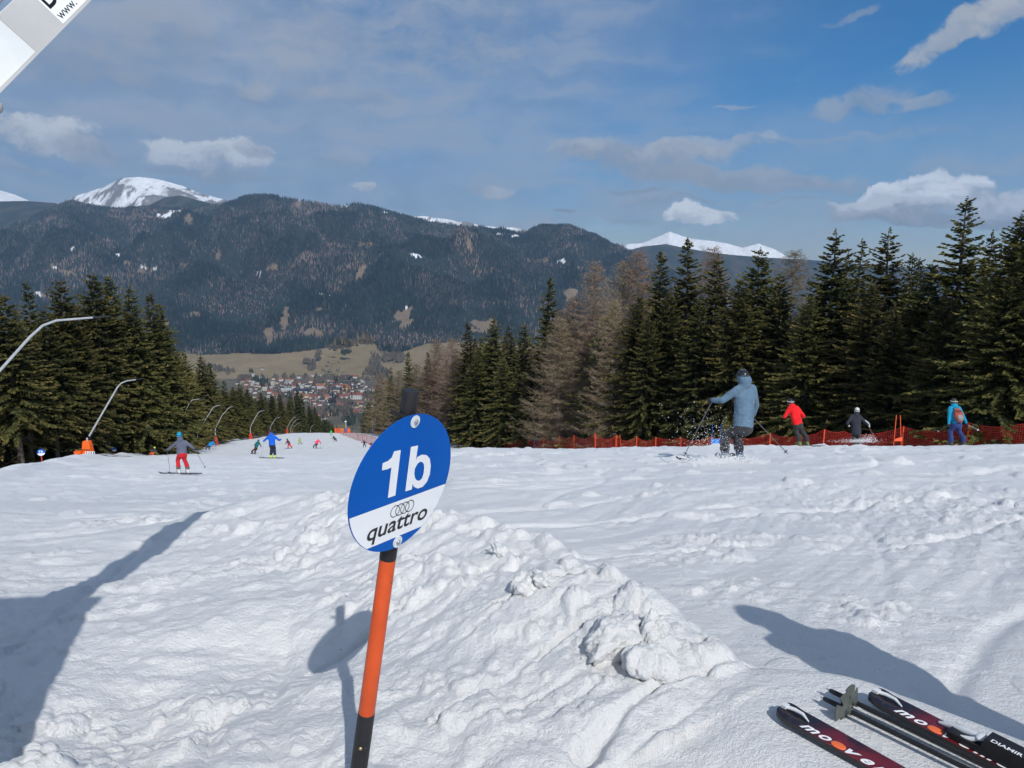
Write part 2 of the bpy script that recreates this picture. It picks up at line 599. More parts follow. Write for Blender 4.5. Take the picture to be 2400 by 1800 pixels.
def detail(x, y):
    r = np.hypot(x, y)
    bk, t, al = bank(x, y)
    near = 1 - sstep(r, 5.5, 9)
    left = (1 - sstep(t, -.1, .35)) * near          # this side of the bank: rough thrown-up snow
    piste = 1 - left
    wx = x + .5 * perlin(x * .35, y * .35, 3)
    wy = y + .5 * perlin(x * .35, y * .35, 4)
    z = .09 * fbm(x / 5, y / 5, 3, 21) * sstep(r, 3, 10) + .09 * fbm(x / 22, y / 22, 3, 22) * sstep(r, 14, 50)
    # ridges pushed up across the fall line, and tracks
    ax, ay = .94 * wx + .34 * wy, -.34 * wx + .94 * wy
    a = sstep(fbm(x * .16 + 3, y * .22, 2, 31), -.25, .55)
    z = z + piste * (.026 * fbm(ax / 2.2, ay / .42, 4, 32) * (.12 + 1.1 * a) + .010 * (.2 + a) * fbm(ax / .7, ay / .10, 3, 33) * (1 - sstep(r, 14, 26)))
    bx, by = .6 * wx + .8 * wy, -.8 * wx + .6 * wy
    z = z + piste * .016 * fbm(bx / 2.6, by / .3, 3, 34) * sstep(perlin(x * .18, y * .18, 35), -.1, .4)
    # carved tracks
    for k, (ang, off, sp) in enumerate([(.42, .3, 2.9), (1.02, .9, 3.7), (-.25, .1, 4.9), (.15, .7, 2.3), (.62, .2, 1.7), (1.35, .5, 5.3)]):
        cs, sn = math.cos(ang), math.sin(ang)
        s_ = (-sn * wx + cs * wy) + .8 * np.sin((cs * wx + sn * wy) * .25 + k) + off
        fr = np.abs((s_ / sp) % 1 - .5) * sp
        z = z - piste * .034 * np.exp(-(fr / .055) ** 2) * sstep(perlin(x * .2 + 9, y * .2, 36 + k), -.08, .25) * (1 - sstep(r, 16, 24))
    # clods of churned snow, in drifts
    cl = sstep(fbm(x / 2.6, y / 1.7, 3, 41), .28, .95)
    cl2 = sstep(fbm(x / 6.5 + 3, y / 4.0, 3, 42), .12, .8)
    rightc = np.exp(-(((x - 4.6) / 2.3) ** 2 + ((y - 7.6) / 2.6) ** 2))
    cl = np.clip(cl + .9 * rightc, 0, 1)
    cs_ = .25 + .75 * cl
    z = z + piste * cl * lumps(wx, y, .085, 51, .45, .026, 1, .33) * (1 - sstep(r, 9, 14))
    z = z + piste * cl * lumps(wx, y, .17, 52, .55, .038, 1, .45) * (1 - sstep(r, 16, 24))
    z = z + piste * cs_ * lumps(x, y, .20, 57, .86, .050, 1, .33) * (1 - sstep(r, 18, 26))
    z = z + piste * lumps(x + 3, y, .42, 58, .90, .070, 1, .38) * sstep(r, 5, 8) * (1 - sstep(r, 36, 50))
    z = z + piste * cl2 * lumps(wx, y, .42, 53, .55, .070, .8, .5) * sstep(r, 5, 9) * (1 - sstep(r, 34, 50))
    z = z + piste * cl2 * lumps(wx, y, 1.1, 54, .5, .13, .7, .8) * sstep(r, 11, 20) * (1 - sstep(r, 90, 130))
    z = z + piste * lumps(wx, y, 3.2, 55, .4, .11, .8, 1.0) * sstep(r, 26, 44) * (1 - sstep(r, 200, 260))
    z = z + piste * .05 * fbm(x / 1.6, y / .8, 4, 56) * sstep(r, 12, 22) * (1 - sstep(r, 60, 90))
    # rough side of the bank
    calm = 1 - .85 * np.exp(-(((x - 1.5) / .75) ** 2 + ((y - 2.0) / .7) ** 2) ** 2)
    z = z + left * calm * .052 * fbm(wx / 1.2, wy / .7, 4, 61)
    lc = sstep(fbm(x / 1.1, y / .8, 3, 62), -.15, .5)
    z = z + left * calm * lc * lumps(wx, wy, .30, 63, .60, .070, 1.25, .45)
    z = z + left * calm * lc * lumps(wx + .13, wy, .15, 64, .55, .040, 1.2, .33)
    z = z + left * calm * (.35 + .65 * lc) * lumps(wx, wy + .07, .07, 65, .5, .021, 1, .33)
    z = z + left * calm * .010 * fbm(wx / .13, wy / .11, 3, 66)
    # gullies down the face of the bank, boot scrapes
    face = np.exp(-((t + .6) / .55) ** 2) * near * (al < .66)
    gul = np.abs(perlin(al * 21 + .25 * perlin(x * 2, y * 2, 71), t * .55, 72))
    gm = sstep(perlin(x * 1.3, y * 1.3, 78), -.05, .35)
    z = z - calm * face * gm * .11 * (1 - sstep(gul, .0, .09))
    gul2 = np.abs(perlin(al * 46 + .3 * perlin(x * 3, y * 3, 73), t * 1.2, 74))
    z = z - calm * face * .014 * (1 - sstep(gul2, .0, .2))
    crl = np.exp(-((t + .08) / .22) ** 2) * near * (al < .7) * (al > .12)
    z = z + crl * calm * (lumps(wx, wy, .26, 75, .3, .085, 1, .7) + lumps(wx, wy + .05, .12, 76, .4, .042))
    # two old ski tracks running down past the sign
    for (x0, y0, x1, y1) in [(-2.35, 6.9, -.95, 2.2), (-2.10, 6.9, -.72, 2.2), (-3.2, 7.2, -2.3, 2.6)]:
        L_ = math.hypot(x1 - x0, y1 - y0)
        s_ = ((x - x0) * (y1 - y0) - (y - y0) * (x1 - x0)) / L_ + .05 * np.sin(y * 1.7)
        z = z - left * .020 * np.exp(-(s_ / .035) ** 2) * sstep(perlin(x * .9, y * .5, 79), -.35, .1)
    # foot-trodden hollow below left
    for (hx, hy, hr, hd) in [(-1.55, 2.75, .55, .10), (-1.1, 3.5, .4, .09), (-2.1, 3.5, .5, .05)]:
        z = z - left * hd * np.exp(-(((x - hx) / hr) ** 2 + ((y - hy) / (hr * .7)) ** 2))
    return z * sstep(r, .5, 1.6), bk


def height(x, y):
    x = np.asarray(x, float)
    y = np.asarray(y, float)
    sh = np.shape(x)
    xr, yr = np.atleast_1d(x).ravel(), np.atleast_1d(y).ravel()
    d, bk = detail(xr, yr)
    z = ground(xr, yr) + d + bk
    k = ski_flat(xr, yr)
    z = z * (1 - k) + k * (SKI_Z - .006 + d * .10)
    return z.reshape(sh)


def hz(x, y):
    return float(height(np.array([x]), np.array([y]))[0])


def Pg(px, py, lo=1.6, hi=400, coarse=False):
    """where the sight line through a pixel meets the snow"""
    dv = ray(px, py)
    ds = np.exp(np.linspace(math.log(lo), math.log(hi), 1500))
    p = dv[None, :] * ds[:, None]
    hgt = ground(p[:, 0], p[:, 1]) if coarse else height(p[:, 0], p[:, 1])
    k = np.argmax(p[:, 2] < hgt)
    return p[k] if p[k, 2] < hgt[k] else None


# ------------------------------------------------------------------ snow slope and forest floor
def m_snow():
    m = bpy.data.materials.new('snow')
    m.use_nodes = True
    q = G(m.node_tree)
    bs = m.node_tree.nodes['Principled BSDF']
    t = q.n('ShaderNodeTexCoord')
    v = t.outputs['Object']
    at = q.n('ShaderNodeAttribute', attribute_name='floor')
    nz = q.noise(v, .55, 6, .6)
    nf = q.noise(v, 6.0, 6, .65)
    snow = q.mix(q.ss(nz, .35, .7), (.83, .835, .835), (.89, .89, .885))
    # grey, slightly soiled firn in patches
    soil = q.m('MULTIPLY', q.ss(q.noise(v, 2.2, 7, .68), .53, .72), .30)
    snow = q.mix(soil, snow, (.60, .60, .60))
    speck = q.ss(q.noise(v, 34, 3, .6), .735, .76)
    snow = q.mix(q.m('MULTIPLY', speck, .7), snow, (.20, .17, .14))
    ndl = q.mix(q.ss(nf, .35, .65), (.050, .034, .022), (.105, .075, .050))
    patch = q.ss(q.noise(v, .35, 5, .6), .55, .60)
    ndl = q.mix(q.m('MULTIPLY', patch, .8), ndl, (.74, .76, .79))
    fl = q.ss(q.m('ADD', at.outputs['Fac'], q.m('MULTIPLY', q.m('SUBTRACT', nf, .5), .5)), .42, .58)
    q.link(q.mix(fl, snow, ndl), bs.inputs['Base Color'])
    bs.inputs['Roughness'].default_value = .55
    bs.inputs['Specular IOR Level'].default_value = .30
    b1 = q.n('ShaderNodeBump')
    b1.inputs['Distance'].default_value = .0095
    b1.inputs['Strength'].default_value = .9
    mpv = q.n('ShaderNodeMapping')
    q.link(v, mpv.inputs['Vector'])
    mpv.inputs['Rotation'].default_value = (0, 0, -.30)
    mpv.inputs['Scale'].default_value = (1.3, 9.0, 1.0)
    hsum = q.m('ADD', q.m('MULTIPLY', q.noise(v, 60, 6, .75), 1.35), q.m('MULTIPLY', q.noise(v, 15, 7, .72), 2.0))
    hsum = q.m('ADD', hsum, q.m('MULTIPLY', q.noise(mpv.outputs[0], 1.0, 6, .62), 1.5))
    q.link(hsum, b1.inputs['Height'])
    q.link(b1.outputs[0], bs.inputs['Normal'])
    return m


M_SNOW = m_snow()


def build_slope():
    th = np.concatenate([np.linspace(-180, -62, 36, endpoint=False), np.linspace(-62, -40, 40, endpoint=False),
                         np.linspace(-40, 40, 640, endpoint=False), np.linspace(40, 62, 40, endpoint=False), np.linspace(62, 180, 36, endpoint=False)])
    th = np.radians(th)
    el = np.radians(np.linspace(62, 15.2, 640))
    r1 = 1.62 / (np.tan(el) - .135)
    r1 = r1[(r1 > 0) & (r1 < 24)]
    r1 = np.concatenate([[.12, .3, .5], r1[r1 > .7]])
    r2 = np.exp(np.linspace(math.log(r1[-1] * 1.006), math.log(430), 330))
    rr = np.concatenate([r1, r2])
    nT, nR = len(th), len(rr)
    Rg, Tg = np.meshgrid(rr, th, indexing='ij')
    X, Y = Rg * np.sin(Tg), Rg * np.cos(Tg)
    Z = height(X.ravel(), Y.ravel()).reshape(X.shape)
    fl = np.maximum(sstep(X - XR(Y), -1.2, 2.5) * (Y > 5), sstep(XL(Y) - X, -4.0, 1.5) * (Y > 5))
    # bare needle mound round the first snow lance
    fl = np.maximum(fl, 1.0 * np.exp(-(((X + 31.5) / 2.6) ** 2 + ((Y - 58.5) / 2.8) ** 2)))
    V = np.stack([X, Y, Z], -1).reshape(-1, 3)
    i = np.arange(nR - 1)[:, None] * nT
    j = np.arange(nT)[None, :]
    j2 = (j + 1) % nT
    F = np.stack([i + j, i + nT + j, i + nT + j2, i + j2], -1).reshape(-1, 4)[:, ::-1]
    me = np_mesh('snow_slope', V, F, [M_SNOW], True, attrs={'floor': ('POINT', 'FLOAT', fl.ravel())})
    o = link('snow_slope', me)
    tag(o, 'sunlit ski slope of churned spring snow falling to the valley', None, None, 'structure')
    print('slope', nR, nT, len(F) * 2)


build_slope()

# ------------------------------------------------------------------ valley, opposite mountains, far snow peaks
# ridge of the wooded mountain, surveyed as photograph pixels with its distance
RIDGE = [(-700, 520, 5000), (-300, 528, 5000), (0, 539, 4900), (108, 497, 4900), (174, 478, 5000), (271, 491, 5100), (343, 489, 5200), (434, 489, 5200), (500, 482, 5100), (542, 473, 5000), (607, 458, 4900), (687, 467, 4900), (800, 485, 4950),
         (836, 480, 5000), (908, 497, 5050), (963, 512, 5100), (1053, 532, 5200), (1147, 541, 5300), (1234, 549, 5350), (1270, 536, 5350), (1317, 532, 5300), (1350, 543, 5300), (1415, 571, 5250), (1458, 589, 5200), (1560, 640, 5100), (1700, 690, 5000), (2000, 720, 5000), (2700, 740, 5000)]
_raz = np.array([(p[0] - 1200) / FPX / (CP + (900 - p[1]) / FPX * SP) for p in RIDGE])
_rh = np.array([(lambda v: v[2] / v[1])(ray(p[0], p[1])) for p in RIDGE])
_rd = np.array([p[2] for p in RIDGE], float)
ridge_h = pchip(_raz, _rh * _rd)
ridge_d = pchip(_raz, _rd)
# foot of the wood
FOOT = [(-700, 850), (0, 830), (330, 815), (480, 832), (560, 828), (640, 830), (720, 822), (762, 816), (800, 800), (850, 792), (872, 795), (890, 822), (930, 830), (1000, 805), (1100, 800), (1300, 815), (2700, 840)]


def azt(px, py):
    v = ray(px, py)
    return v[0] / v[1]


_fa = np.array([azt(a, b) for a, b in FOOT])
_fo = np.argsort(_fa)


def valley_floor(y, a):
    return -351 + 60 * sstep(y, 2150, 3000) + 3 * np.sin(y * .004 + a * 9)


def far_height(a, y):
    """height over (a = x / y, y): valley floor, meadows and the wooded mountain"""
    x = a * y
    f0 = 2850.0
    rd, rh = ridge_d(a), ridge_h(a)
    t = (y - f0) / (rd - f0)
    tt = np.clip(t, 0, 1)
    prof = tt ** 1.08
    base = valley_floor(y, a)
    z = base + (rh - valley_floor(np.full_like(y, f0), a)) * prof * (t > 0)
    # spurs and gullies
    n1 = 1 - np.abs(fbm(x / 1150 + .3, y / 1900, 3, 201, .45))
    n2 = 1 - np.abs(fbm(x / 420 + .15 * y / 420, y / 700, 3, 205, .5))
    amp = np.sin(np.pi * np.clip(tt, 0, 1)) ** .8
    z = z + amp * (290 * (n1 - .68) + 170 * (n2 - .7)) + amp * 24 * fbm(x / 130, y / 130, 3, 207)
    # the nearer rounded spur in front
    sx, sy = -.085, 3650
    z = z + 120 * np.exp(-(((a - sx - .10 * (y - sy) / 900) / .055) ** 2 + ((y - sy) / 520) ** 2))
    # crest details and fall away behind
    z = z + np.where(t > 1, -(y - rd) * .45, 0)
    z = z + 9 * fbm(x / 160, y * 0 + 3.1, 3, 209) * sstep(tt, .8, 1)
    near = BPROF(y)
    k = sstep(y, 1250, 1650)
    return near * (1 - k) + z * k


TOWN = [(555, 905), (620, 885), (900, 885), (900, 945), (860, 1000), (700, 980), (600, 950)]

# clearings in the wood (photograph px, half sizes, roll): pale grass, and screes
CLEAR = [(945, 745, 26, 30, 25), (668, 745, 13, 34, 8), (632, 790, 12, 24, 0), (1112, 635, 8, 11, 0), (1152, 634, 8, 10, 0), (845, 640, 12, 20, 25), (632, 627, 20, 9, 0), (508, 600, 9, 12, 0), (430, 622, 15, 9, 10), (285, 613, 26, 7, 10), (340, 632, 32, 9, 8), (510, 597, 10, 10, 0),
         (405, 500, 30, 14, -15), (440, 510, 14, 22, 10), (1278, 610, 22, 5, -12), (1320, 613, 12, 3, 0), (1360, 627, 14, 4, 10), (1100, 572, 5, 26, -8), (1130, 760, 34, 20, 0), (1340, 690, 18, 20, 0), (740, 780, 30, 16, 0), (455, 737, 14, 8, 0), (385, 766, 30, 14, 0), (120, 625, 22, 5, 20), (95, 690, 14, 8, 20), (160, 640, 20, 6, 15), (700, 478, 8, 16, 10), (170, 585, 8, 4, 0), (860, 572, 30, 4, 6), (750, 725, 8, 5, 0), (960, 726, 12, 8, 0)]
SNOWP = [(395, 502, 26, 10, -12), (985, 600, 30, 5, 8), (1320, 613, 12, 3, 0), (1178, 549, 18, 3, 2), (1215, 553, 22, 2.5, 2), (120, 625, 18, 2.5, 20), (90, 690, 9, 5, 30), (345, 628, 30, 2.5, 4), (800, 484, 24, 3, 0), (610, 640, 12, 2, 0), (270, 597, 20, 2.5, 8), (760, 690, 30, 2, 4), (950, 722, 10, 6, 0), (905, 500, 8, 3, 20), (170, 583, 6, 3, 0)]


def inmask(px, py, lst, ns=0.0):
    m = np.zeros(np.shape(px))
    for (cx, cy, hw, hh, ro) in lst:
        c, s = math.cos(R(ro)), math.sin(R(ro))
        u = ((px - cx) * c + (py - cy) * s) / hw
        v = (-(px - cx) * s + (py - cy) * c) / hh
        m = np.maximum(m, 1.25 - (u * u + v * v) * 1.15 + ns * 1.9)
    return m


M_LAND = bpy.data.materials.new('valley_land')
M_LAND.use_nodes = True
_q = G(M_LAND.node_tree)
_b = M_LAND.node_tree.nodes['Principled BSDF']
_a = _q.n('ShaderNodeAttribute', attribute_name='col')
_t = _q.n('ShaderNodeTexCoord')
_n = _q.noise(_t.outputs['Object'], .02, 6, .7)
_n2 = _q.noise(_t.outputs['Object'], .11, 5, .7)
_hs = _q.n('ShaderNodeHueSaturation')
_q.link(_a.outputs['Color'], _hs.inputs['Color'])
_q.link(_q.ss(_q.m('ADD', _q.m('MULTIPLY', _n, .6), _q.m('MULTIPLY', _n2, .4)), .3, .7, .80, 1.2), _hs.inputs['Value'])
_q.link(_hs.outputs[0], _b.inputs['Base Color'])
_b.inputs['Roughness'].default_value = .95
_b.inputs['Specular IOR Level'].default_value = .05

C_GRASS = np.array((.215, .172, .100))
C_GRASS2 = np.array((.26, .20, .125))
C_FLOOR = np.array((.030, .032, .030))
C_CLEAR = np.array((.190, .145, .10))
C_TOWN = np.array((.115, .105, .080))
C_SNOWF = np.array((.80, .82, .85))
C_ROCK = np.array((.21, .20, .20))


def build_far():
    aa = np.concatenate([np.linspace(-1.25, -.72, 50, endpoint=False), np.linspace(-.72, .26, 520, endpoint=False), np.linspace(.26, 1.25, 70)])
    ys = np.concatenate([np.linspace(330, 1500, 60, endpoint=False), np.linspace(1500, 2850, 90, endpoint=False), np.linspace(2850, 5700, 210), np.linspace(5800, 7000, 6)])
    A, Y = np.meshgrid(aa, ys, indexing='xy')
    Z = far_height(A.ravel(), Y.ravel()).reshape(A.shape)
    Z = np.where(Y < 430, Z - 1.2 - (430 - Y) * .02, Z)
    X = A * Y
    px, py = pix(X, Y, Z)
    ns = .5 * fbm(X / 75, Y / 110, 4, 301, .65)
    wood = np.where(Y > np.interp(A, _fa[_fo], np.full(len(_fa), 2880.0)), 1.0, 0.0)
    C = np.empty(A.shape + (3,))
    C[:] = C_TOWN
    n = .5 + .5 * fbm(X / 320, Y / 240, 3, 302)
    mead = (Y > 2210)
    C[mead] = (C_GRASS * (1 - n[..., None]) + C_GRASS2 * n[..., None])[mead]
    strip = sstep(fbm(X / 95 + 7, Y / 70, 3, 303), .1, .5)[..., None]
    twn = (Y <= 2210) & (Y > 1380)
    C[twn] = (C_TOWN * (1 - strip) + C_GRASS * .85 * strip)[twn]
    pyf = np.interp(px, [f[0] for f in FOOT], [f[1] for f in FOOT])
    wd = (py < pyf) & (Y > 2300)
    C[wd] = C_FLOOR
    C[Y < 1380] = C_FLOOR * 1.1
    cm = inmask(px, py, CLEAR, ns)
    C[(cm > .35) & (Y > 2300) & wd] = C_CLEAR
    sm = inmask(px, py, SNOWP, ns * 1.4)
    C[(sm > .35) & (Y > 2300) & wd] = C_SNOWF
    V = np.stack([X, Y, Z], -1).reshape(-1, 3)
    nA, nY = len(aa), len(ys)
    i = np.arange(nY - 1)[:, None] * nA
    j = np.arange(nA - 1)[None, :]
    F = np.stack([i + j, i + j + 1, i + nA + j + 1, i + nA + j], -1).reshape(-1, 4)
    C4 = np.concatenate([C, np.ones(C.shape[:2] + (1,))], -1)
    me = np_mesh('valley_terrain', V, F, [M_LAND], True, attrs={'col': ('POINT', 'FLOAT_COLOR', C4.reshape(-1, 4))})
    tag(link('valley_terrain', me), 'valley floor with meadows under a wooded mountain', None, None, 'structure')


build_far()


def cone_forest(name, pts, hs, rs, cols, label, nside=4):
    """many small conifers as one far-off wood"""
    n = len(pts)
    ang = RNG.uniform(0, 6.28, n)
    V = np.empty((n, nside + 1, 3))
    for k in range(nside):
        a = ang + 2 * np.pi * k / nside
        V[:, k, 0] = pts[:, 0] + rs * np.cos(a)
        V[:, k, 1] = pts[:, 1] + rs * np.sin(a)
        V[:, k, 2] = pts[:, 2] + .06 * hs
    V[:, nside, 0] = pts[:, 0] + RNG.normal(0, .02, n) * hs
    V[:, nside, 1] = pts[:, 1]
    V[:, nside, 2] = pts[:, 2] + hs
    b = np.arange(n)[:, None] * (nside + 1)
    F = np.concatenate([np.stack([b + k, b + (k + 1) % nside, b + nside], -1).reshape(-1, 1, 3) for k in range(nside)], 1).reshape(-1, 3)
    C = np.concatenate([np.repeat(cols[:, None, :], nside + 1, 1), np.ones((n, nside + 1, 1))], -1)
    me = np_mesh(name, V.reshape(-1, 3), F, [M_FARTREE], False, attrs={'col': ('POINT', 'FLOAT_COLOR', C.reshape(-1, 4))})
    return tag(link(name, me), label, 'forest', None, 'stuff')


M_FARTREE = bpy.data.materials.new('far_trees')
M_FARTREE.use_nodes = True
_q = G(M_FARTREE.node_tree)
_b = M_FARTREE.node_tree.nodes['Principled BSDF']
_a = _q.n('ShaderNodeAttribute', attribute_name='col')
_q.link(_a.outputs['Color'], _b.inputs['Base Color'])
_b.inputs['Roughness'].default_value = .95
_b.inputs['Specular IOR Level'].default_value = .05


def build_mountain_wood():
    n = 190000
    a = RNG.uniform(-.78, .22, n)
    y = np.sqrt(RNG.uniform(2250 ** 2, 5420 ** 2, n))
    keep = y < ridge_d(a) + 60
    a, y = a[keep], y[keep]
    z = far_height(a, y)
    x = a * y
    px, py = pix(x, y, z)
    pyf = np.interp(px, [f[0] for f in FOOT], [f[1] for f in FOOT])
    ns = .5 * fbm(x / 75, y / 110, 4, 301, .65)
    wood = (py < pyf) & (y > 2300) & (inmask(px, py, CLEAR, ns) < RNG.uniform(.15, .8, len(px))) & (inmask(px, py, SNOWP, ns * 1.4) < RNG.uniform(.1, .9, len(px)))
    x, y, z, a = x[wood], y[wood], z[wood], a[wood]
    n = len(x)
    # stands of larch (bare, brown) among the spruce
    st = fbm(x / 330, y / 420, 3, 401) + .35 * fbm(x / 60, y / 60, 2, 404)
    hgt_ = (z + 300) / 700
    lp = np.clip(.20 + .55 * st + .08 * hgt_, .03, .62)
    lar = RNG.uniform(0, 1, n) < lp
    plant = sstep(fbm(x / 420 + 5, y / 380, 2, 406), .1, .35)      # young even plantation
    hs = np.where(lar, RNG.uniform(15, 25, n), RNG.uniform(13, 24, n)) * (1 - .35 * plant)
    rs = np.where(lar, RNG.uniform(1.6, 2.8, n), RNG.uniform(3.0, 5.0, n))
    cs = np.array((.017, .028, .028))
    cl = np.array((.130, .108, .098))
    c = np.where(lar[:, None], cl * RNG.uniform(.6, 1.45, (n, 1)), cs * RNG.uniform(.6, 1.5, (n, 1)))
    stand = .75 + .85 * sstep(fbm(x / 260 + 2, y / 380, 4, 411, .6), -.35, .5)
    c = c * stand[:, None]
    c[:, 0] *= 1 + .25 * (stand - 1)
    cone_forest('mountain_forest', np.stack([x, y, z], -1), hs, rs, c, 'dark spruce and brown larch wood covering the opposite mountain')
    print('mountain trees', n)


build_mountain_wood()


def far_points(q):
    """sight lines through photograph pixels down to the valley land"""
    q = np.asarray(q, float)
    x = (q[:, 0] - 1200) / FPX
    u = (900 - q[:, 1]) / FPX
    v = np.stack([x, CP + u * SP, -SP + u * CP], -1)
    t = 352 / -v[:, 2]
    for _k in range(5):
        zz = far_height(v[:, 0] / v[:, 1], v[:, 1] * t)
        t = zz / v[:, 2]
    return v * t[:, None]


def build_valley_wood():
    """hedgerows, stream-side trees and wood lots between the town and the meadows"""
    Q_ = []
    C_ = []
    H_ = []
    R_ = []

    def put(px, py, sx, sy, n, kind, hh=(9, 16)):
        qx, qy = px + RNG.normal(0, sx, n), py + RNG.normal(0, sy, n)
        h = RNG.uniform(hh[0], hh[1], n)
        k = np.full(n, kind == 's') | ((kind == 'm') & (RNG.random(n) < .45))
        Q_.append(np.stack([qx, qy], -1))
        H_.append(h)
        R_.append(h * np.where(k, .2, .36))
        C_.append(np.where(k[:, None], np.array((.030, .040, .026)) * RNG.uniform(.7, 1.4, (n, 1)), np.array((.105, .088, .070)) * RNG.uniform(.6, 1.3, (n, 1))))
    for (x0, y0, x1, y1, w, n, kd) in [(750, 828, 725, 870, 3, 90, 'b'), (712, 848, 735, 850, 2, 40, 'b'), (775, 815, 860, 800, 8, 260, 'm'), (800, 830, 820, 826, 3, 40, 's'), (885, 830, 870, 880, 7, 200, 'b'), (905, 835, 940, 840, 7, 180, 'b'), (890, 870, 905, 890, 8, 140, 'm'),
                                       (560, 888, 700, 884, 2, 120, 'b'), (700, 887, 900, 892, 2.5, 180, 'b'), (480, 860, 560, 875, 4, 90, 'b'), (600, 890, 625, 900, 4, 60, 's'), (590, 872, 590, 872, 2, 8, 's'), (610, 900, 622, 912, 4, 50, 's'), (650, 905, 780, 900, 4, 60, 'm'),
                                       (845, 935, 880, 930, 7, 90, 'm'), (860, 925, 890, 940, 8, 120, 's'), (790, 945, 820, 950, 6, 110, 'b'), (765, 965, 778, 975, 3, 80, 's'), (790, 965, 850, 990, 8, 420, 'm'), (820, 985, 900, 995, 10, 600, 's'), (700, 965, 760, 975, 8, 200, 'b'), (660, 945, 720, 960, 8, 120, 'b'), (640, 930, 780, 925, 14, 120, 'm')]:
        for k in range(n // 10 + 1):
            f = RNG.random()
            put(x0 + (x1 - x0) * f, y0 + (y1 - y0) * f, w, w * .55, 10, kd)
    P_ = far_points(np.concatenate(Q_))
    ok = P_[:, 1] < 3300
    o = cone_forest('valley_woodland', P_[ok], np.concatenate(H_)[ok], np.concatenate(R_)[ok], np.concatenate(C_)[ok], 'bare bushes and small conifers scattered round the valley town', 5)
    return o


build_valley_wood()


# far snow mountains and dark middle ridges
def range_mesh(name, label, ridge, dist, depth, drop, cfun, amp, seed, back=.6, steep=1.0):
    az = np.array([azt(a, b) for a, b in ridge])
    hh = np.array([ray(a, b)[2] / ray(a, b)[1] * dist for a, b in ridge])
    o = np.argsort(az)
    az, hh = az[o], hh[o]
    aa = np.linspace(az[0] - .004, az[-1] + .004, 260)
    ts = np.linspace(-1, 1, 90)
    A, T = np.meshgrid(aa, ts, indexing='xy')
    hr = np.interp(A, az, hh)
    Y = dist + T * depth
    X = A * Y
    n = fbm(X / 420, Y / 420, 5, seed, .55)
    rid = 1 - np.abs(fbm(X / 600, Y / 900, 4, seed + 3, .5))
    w = np.abs(T) ** 1.0
    Z = hr - drop * w ** steep * np.where(T < 0, 1, back) + amp * (rid - .75) * sstep(w, .02, .5) + amp * .35 * n * sstep(w, .0, .3)
    Z = np.minimum(Z, hr + amp * .03)
    C = cfun(X, Y, Z, T, n, rid, hr)
    V = np.stack([X, Y, Z], -1).reshape(-1, 3)
    nA, nY = len(aa), len(ts)
    i = np.arange(nY - 1)[:, None] * nA
    j = np.arange(nA - 1)[None, :]
    F = np.stack([i + j, i + j + 1, i + nA + j + 1, i + nA + j], -1).reshape(-1, 4)
    C4 = np.concatenate([C, np.ones(C.shape[:2] + (1,))], -1)
    me = np_mesh(name, V, F, [M_LAND], True, attrs={'col': ('POINT', 'FLOAT_COLOR', C4.reshape(-1, 4))})
    return tag(link(name, me), label, None, None, 'structure')


def c_snowrock(lim0, lim1):
    def f(X, Y, Z, T, n, rid, hr):
        k = (hr - Z) / 520.0 + .55 * n + .55 * (rid - .7) + .55 * fbm(X / 95, Y / 260, 4, 71, .6)
        m = sstep(k, lim0, lim1)[..., None]
        st = sstep(fbm(X / 90, Y / 500, 3, 77), .0, .35)[..., None] * sstep(k, lim0 - .6, lim1)[..., None]
        m = np.clip(m + .55 * st, 0, 1)
        low = sstep(k, 1.55, 1.9)[..., None]
        c = C_SNOWF * (1 - m) + C_ROCK * m
        return c * (1 - low) + np.array((.05, .055, .05)) * low
    return f


def c_dark(X, Y, Z, T, n, rid, hr):
    k = sstep(fbm(X / 130, Y / 130, 4, 88), -.3, .5)[..., None]
    return np.array((.026, .032, .026)) * (1 - k) + np.array((.062, .052, .042)) * k


range_mesh('snow_mountain', 'broad snow-capped limestone mountain beyond the wooded ridge', [(120, 500), (148, 474), (174, 459), (203, 450), (246, 436), (268, 424), (286, 416), (325, 413), (352, 416), (380, 421), (427, 434), (470, 452), (524, 466), (542, 472), (590, 490)], 7000, 1150, 520, c_snowrock(.22, .42), 130, 501)
range_mesh('snow_mountain', 'smooth white mountain shoulder at the far left edge', [(-420, 440), (-200, 420), (-60, 430), (0, 445), (35, 455), (61, 466), (110, 490)], 7500, 1300, 500, c_snowrock(1.2, 1.6), 40, 511)
range_mesh('snow_mountain', 'thin snowy ridge showing behind the wooded crest', [(900, 512), (970, 506), (1000, 506), (1017, 510), (1045, 512), (1075, 519), (1100, 520), (1125, 528), (1150, 530), (1176, 533), (1205, 532), (1234, 539), (1290, 552)], 6900, 700, 380, c_snowrock(.1, .4), 90, 521)
range_mesh('snow_mountain', 'bright white pointed snow peak above the larches', [(1430, 604), (1455, 586), (1469, 571), (1505, 569), (1540, 555), (1570, 542), (1600, 553), (1629, 560), (1663, 563), (1706, 570), (1740, 580), (1778, 570), (1817, 584), (1846, 601), (1900, 620)], 7900, 900, 430, c_snowrock(.65, .95), 90, 531)
range_mesh('wooded_ridge', 'low dark wooded ridge at the far left under the snow', [(-500, 470), (-200, 476), (0, 471), (60, 470), (130, 475), (175, 500), (240, 540)], 6050, 600, 340, c_dark, 60, 541)
range_mesh('wooded_ridge', 'dark wooded hill in front of the snow-capped mountain', [(320, 500), (343, 484), (385, 462), (425, 457), (455, 466), (500, 478), (560, 500)], 6100, 420, 240, c_dark, 50, 551)
range_mesh('wooded_ridge', 'dark wooded ridge below the white snow peak', [(1380, 640), (1420, 602), (1458, 590), (1505, 577), (1560, 571), (1600, 579), (1660, 590), (1720, 597), (1800, 603), (1860, 606), (1920, 610), (2100, 625), (2700, 640)], 6700, 800, 430, c_dark, 60, 561)

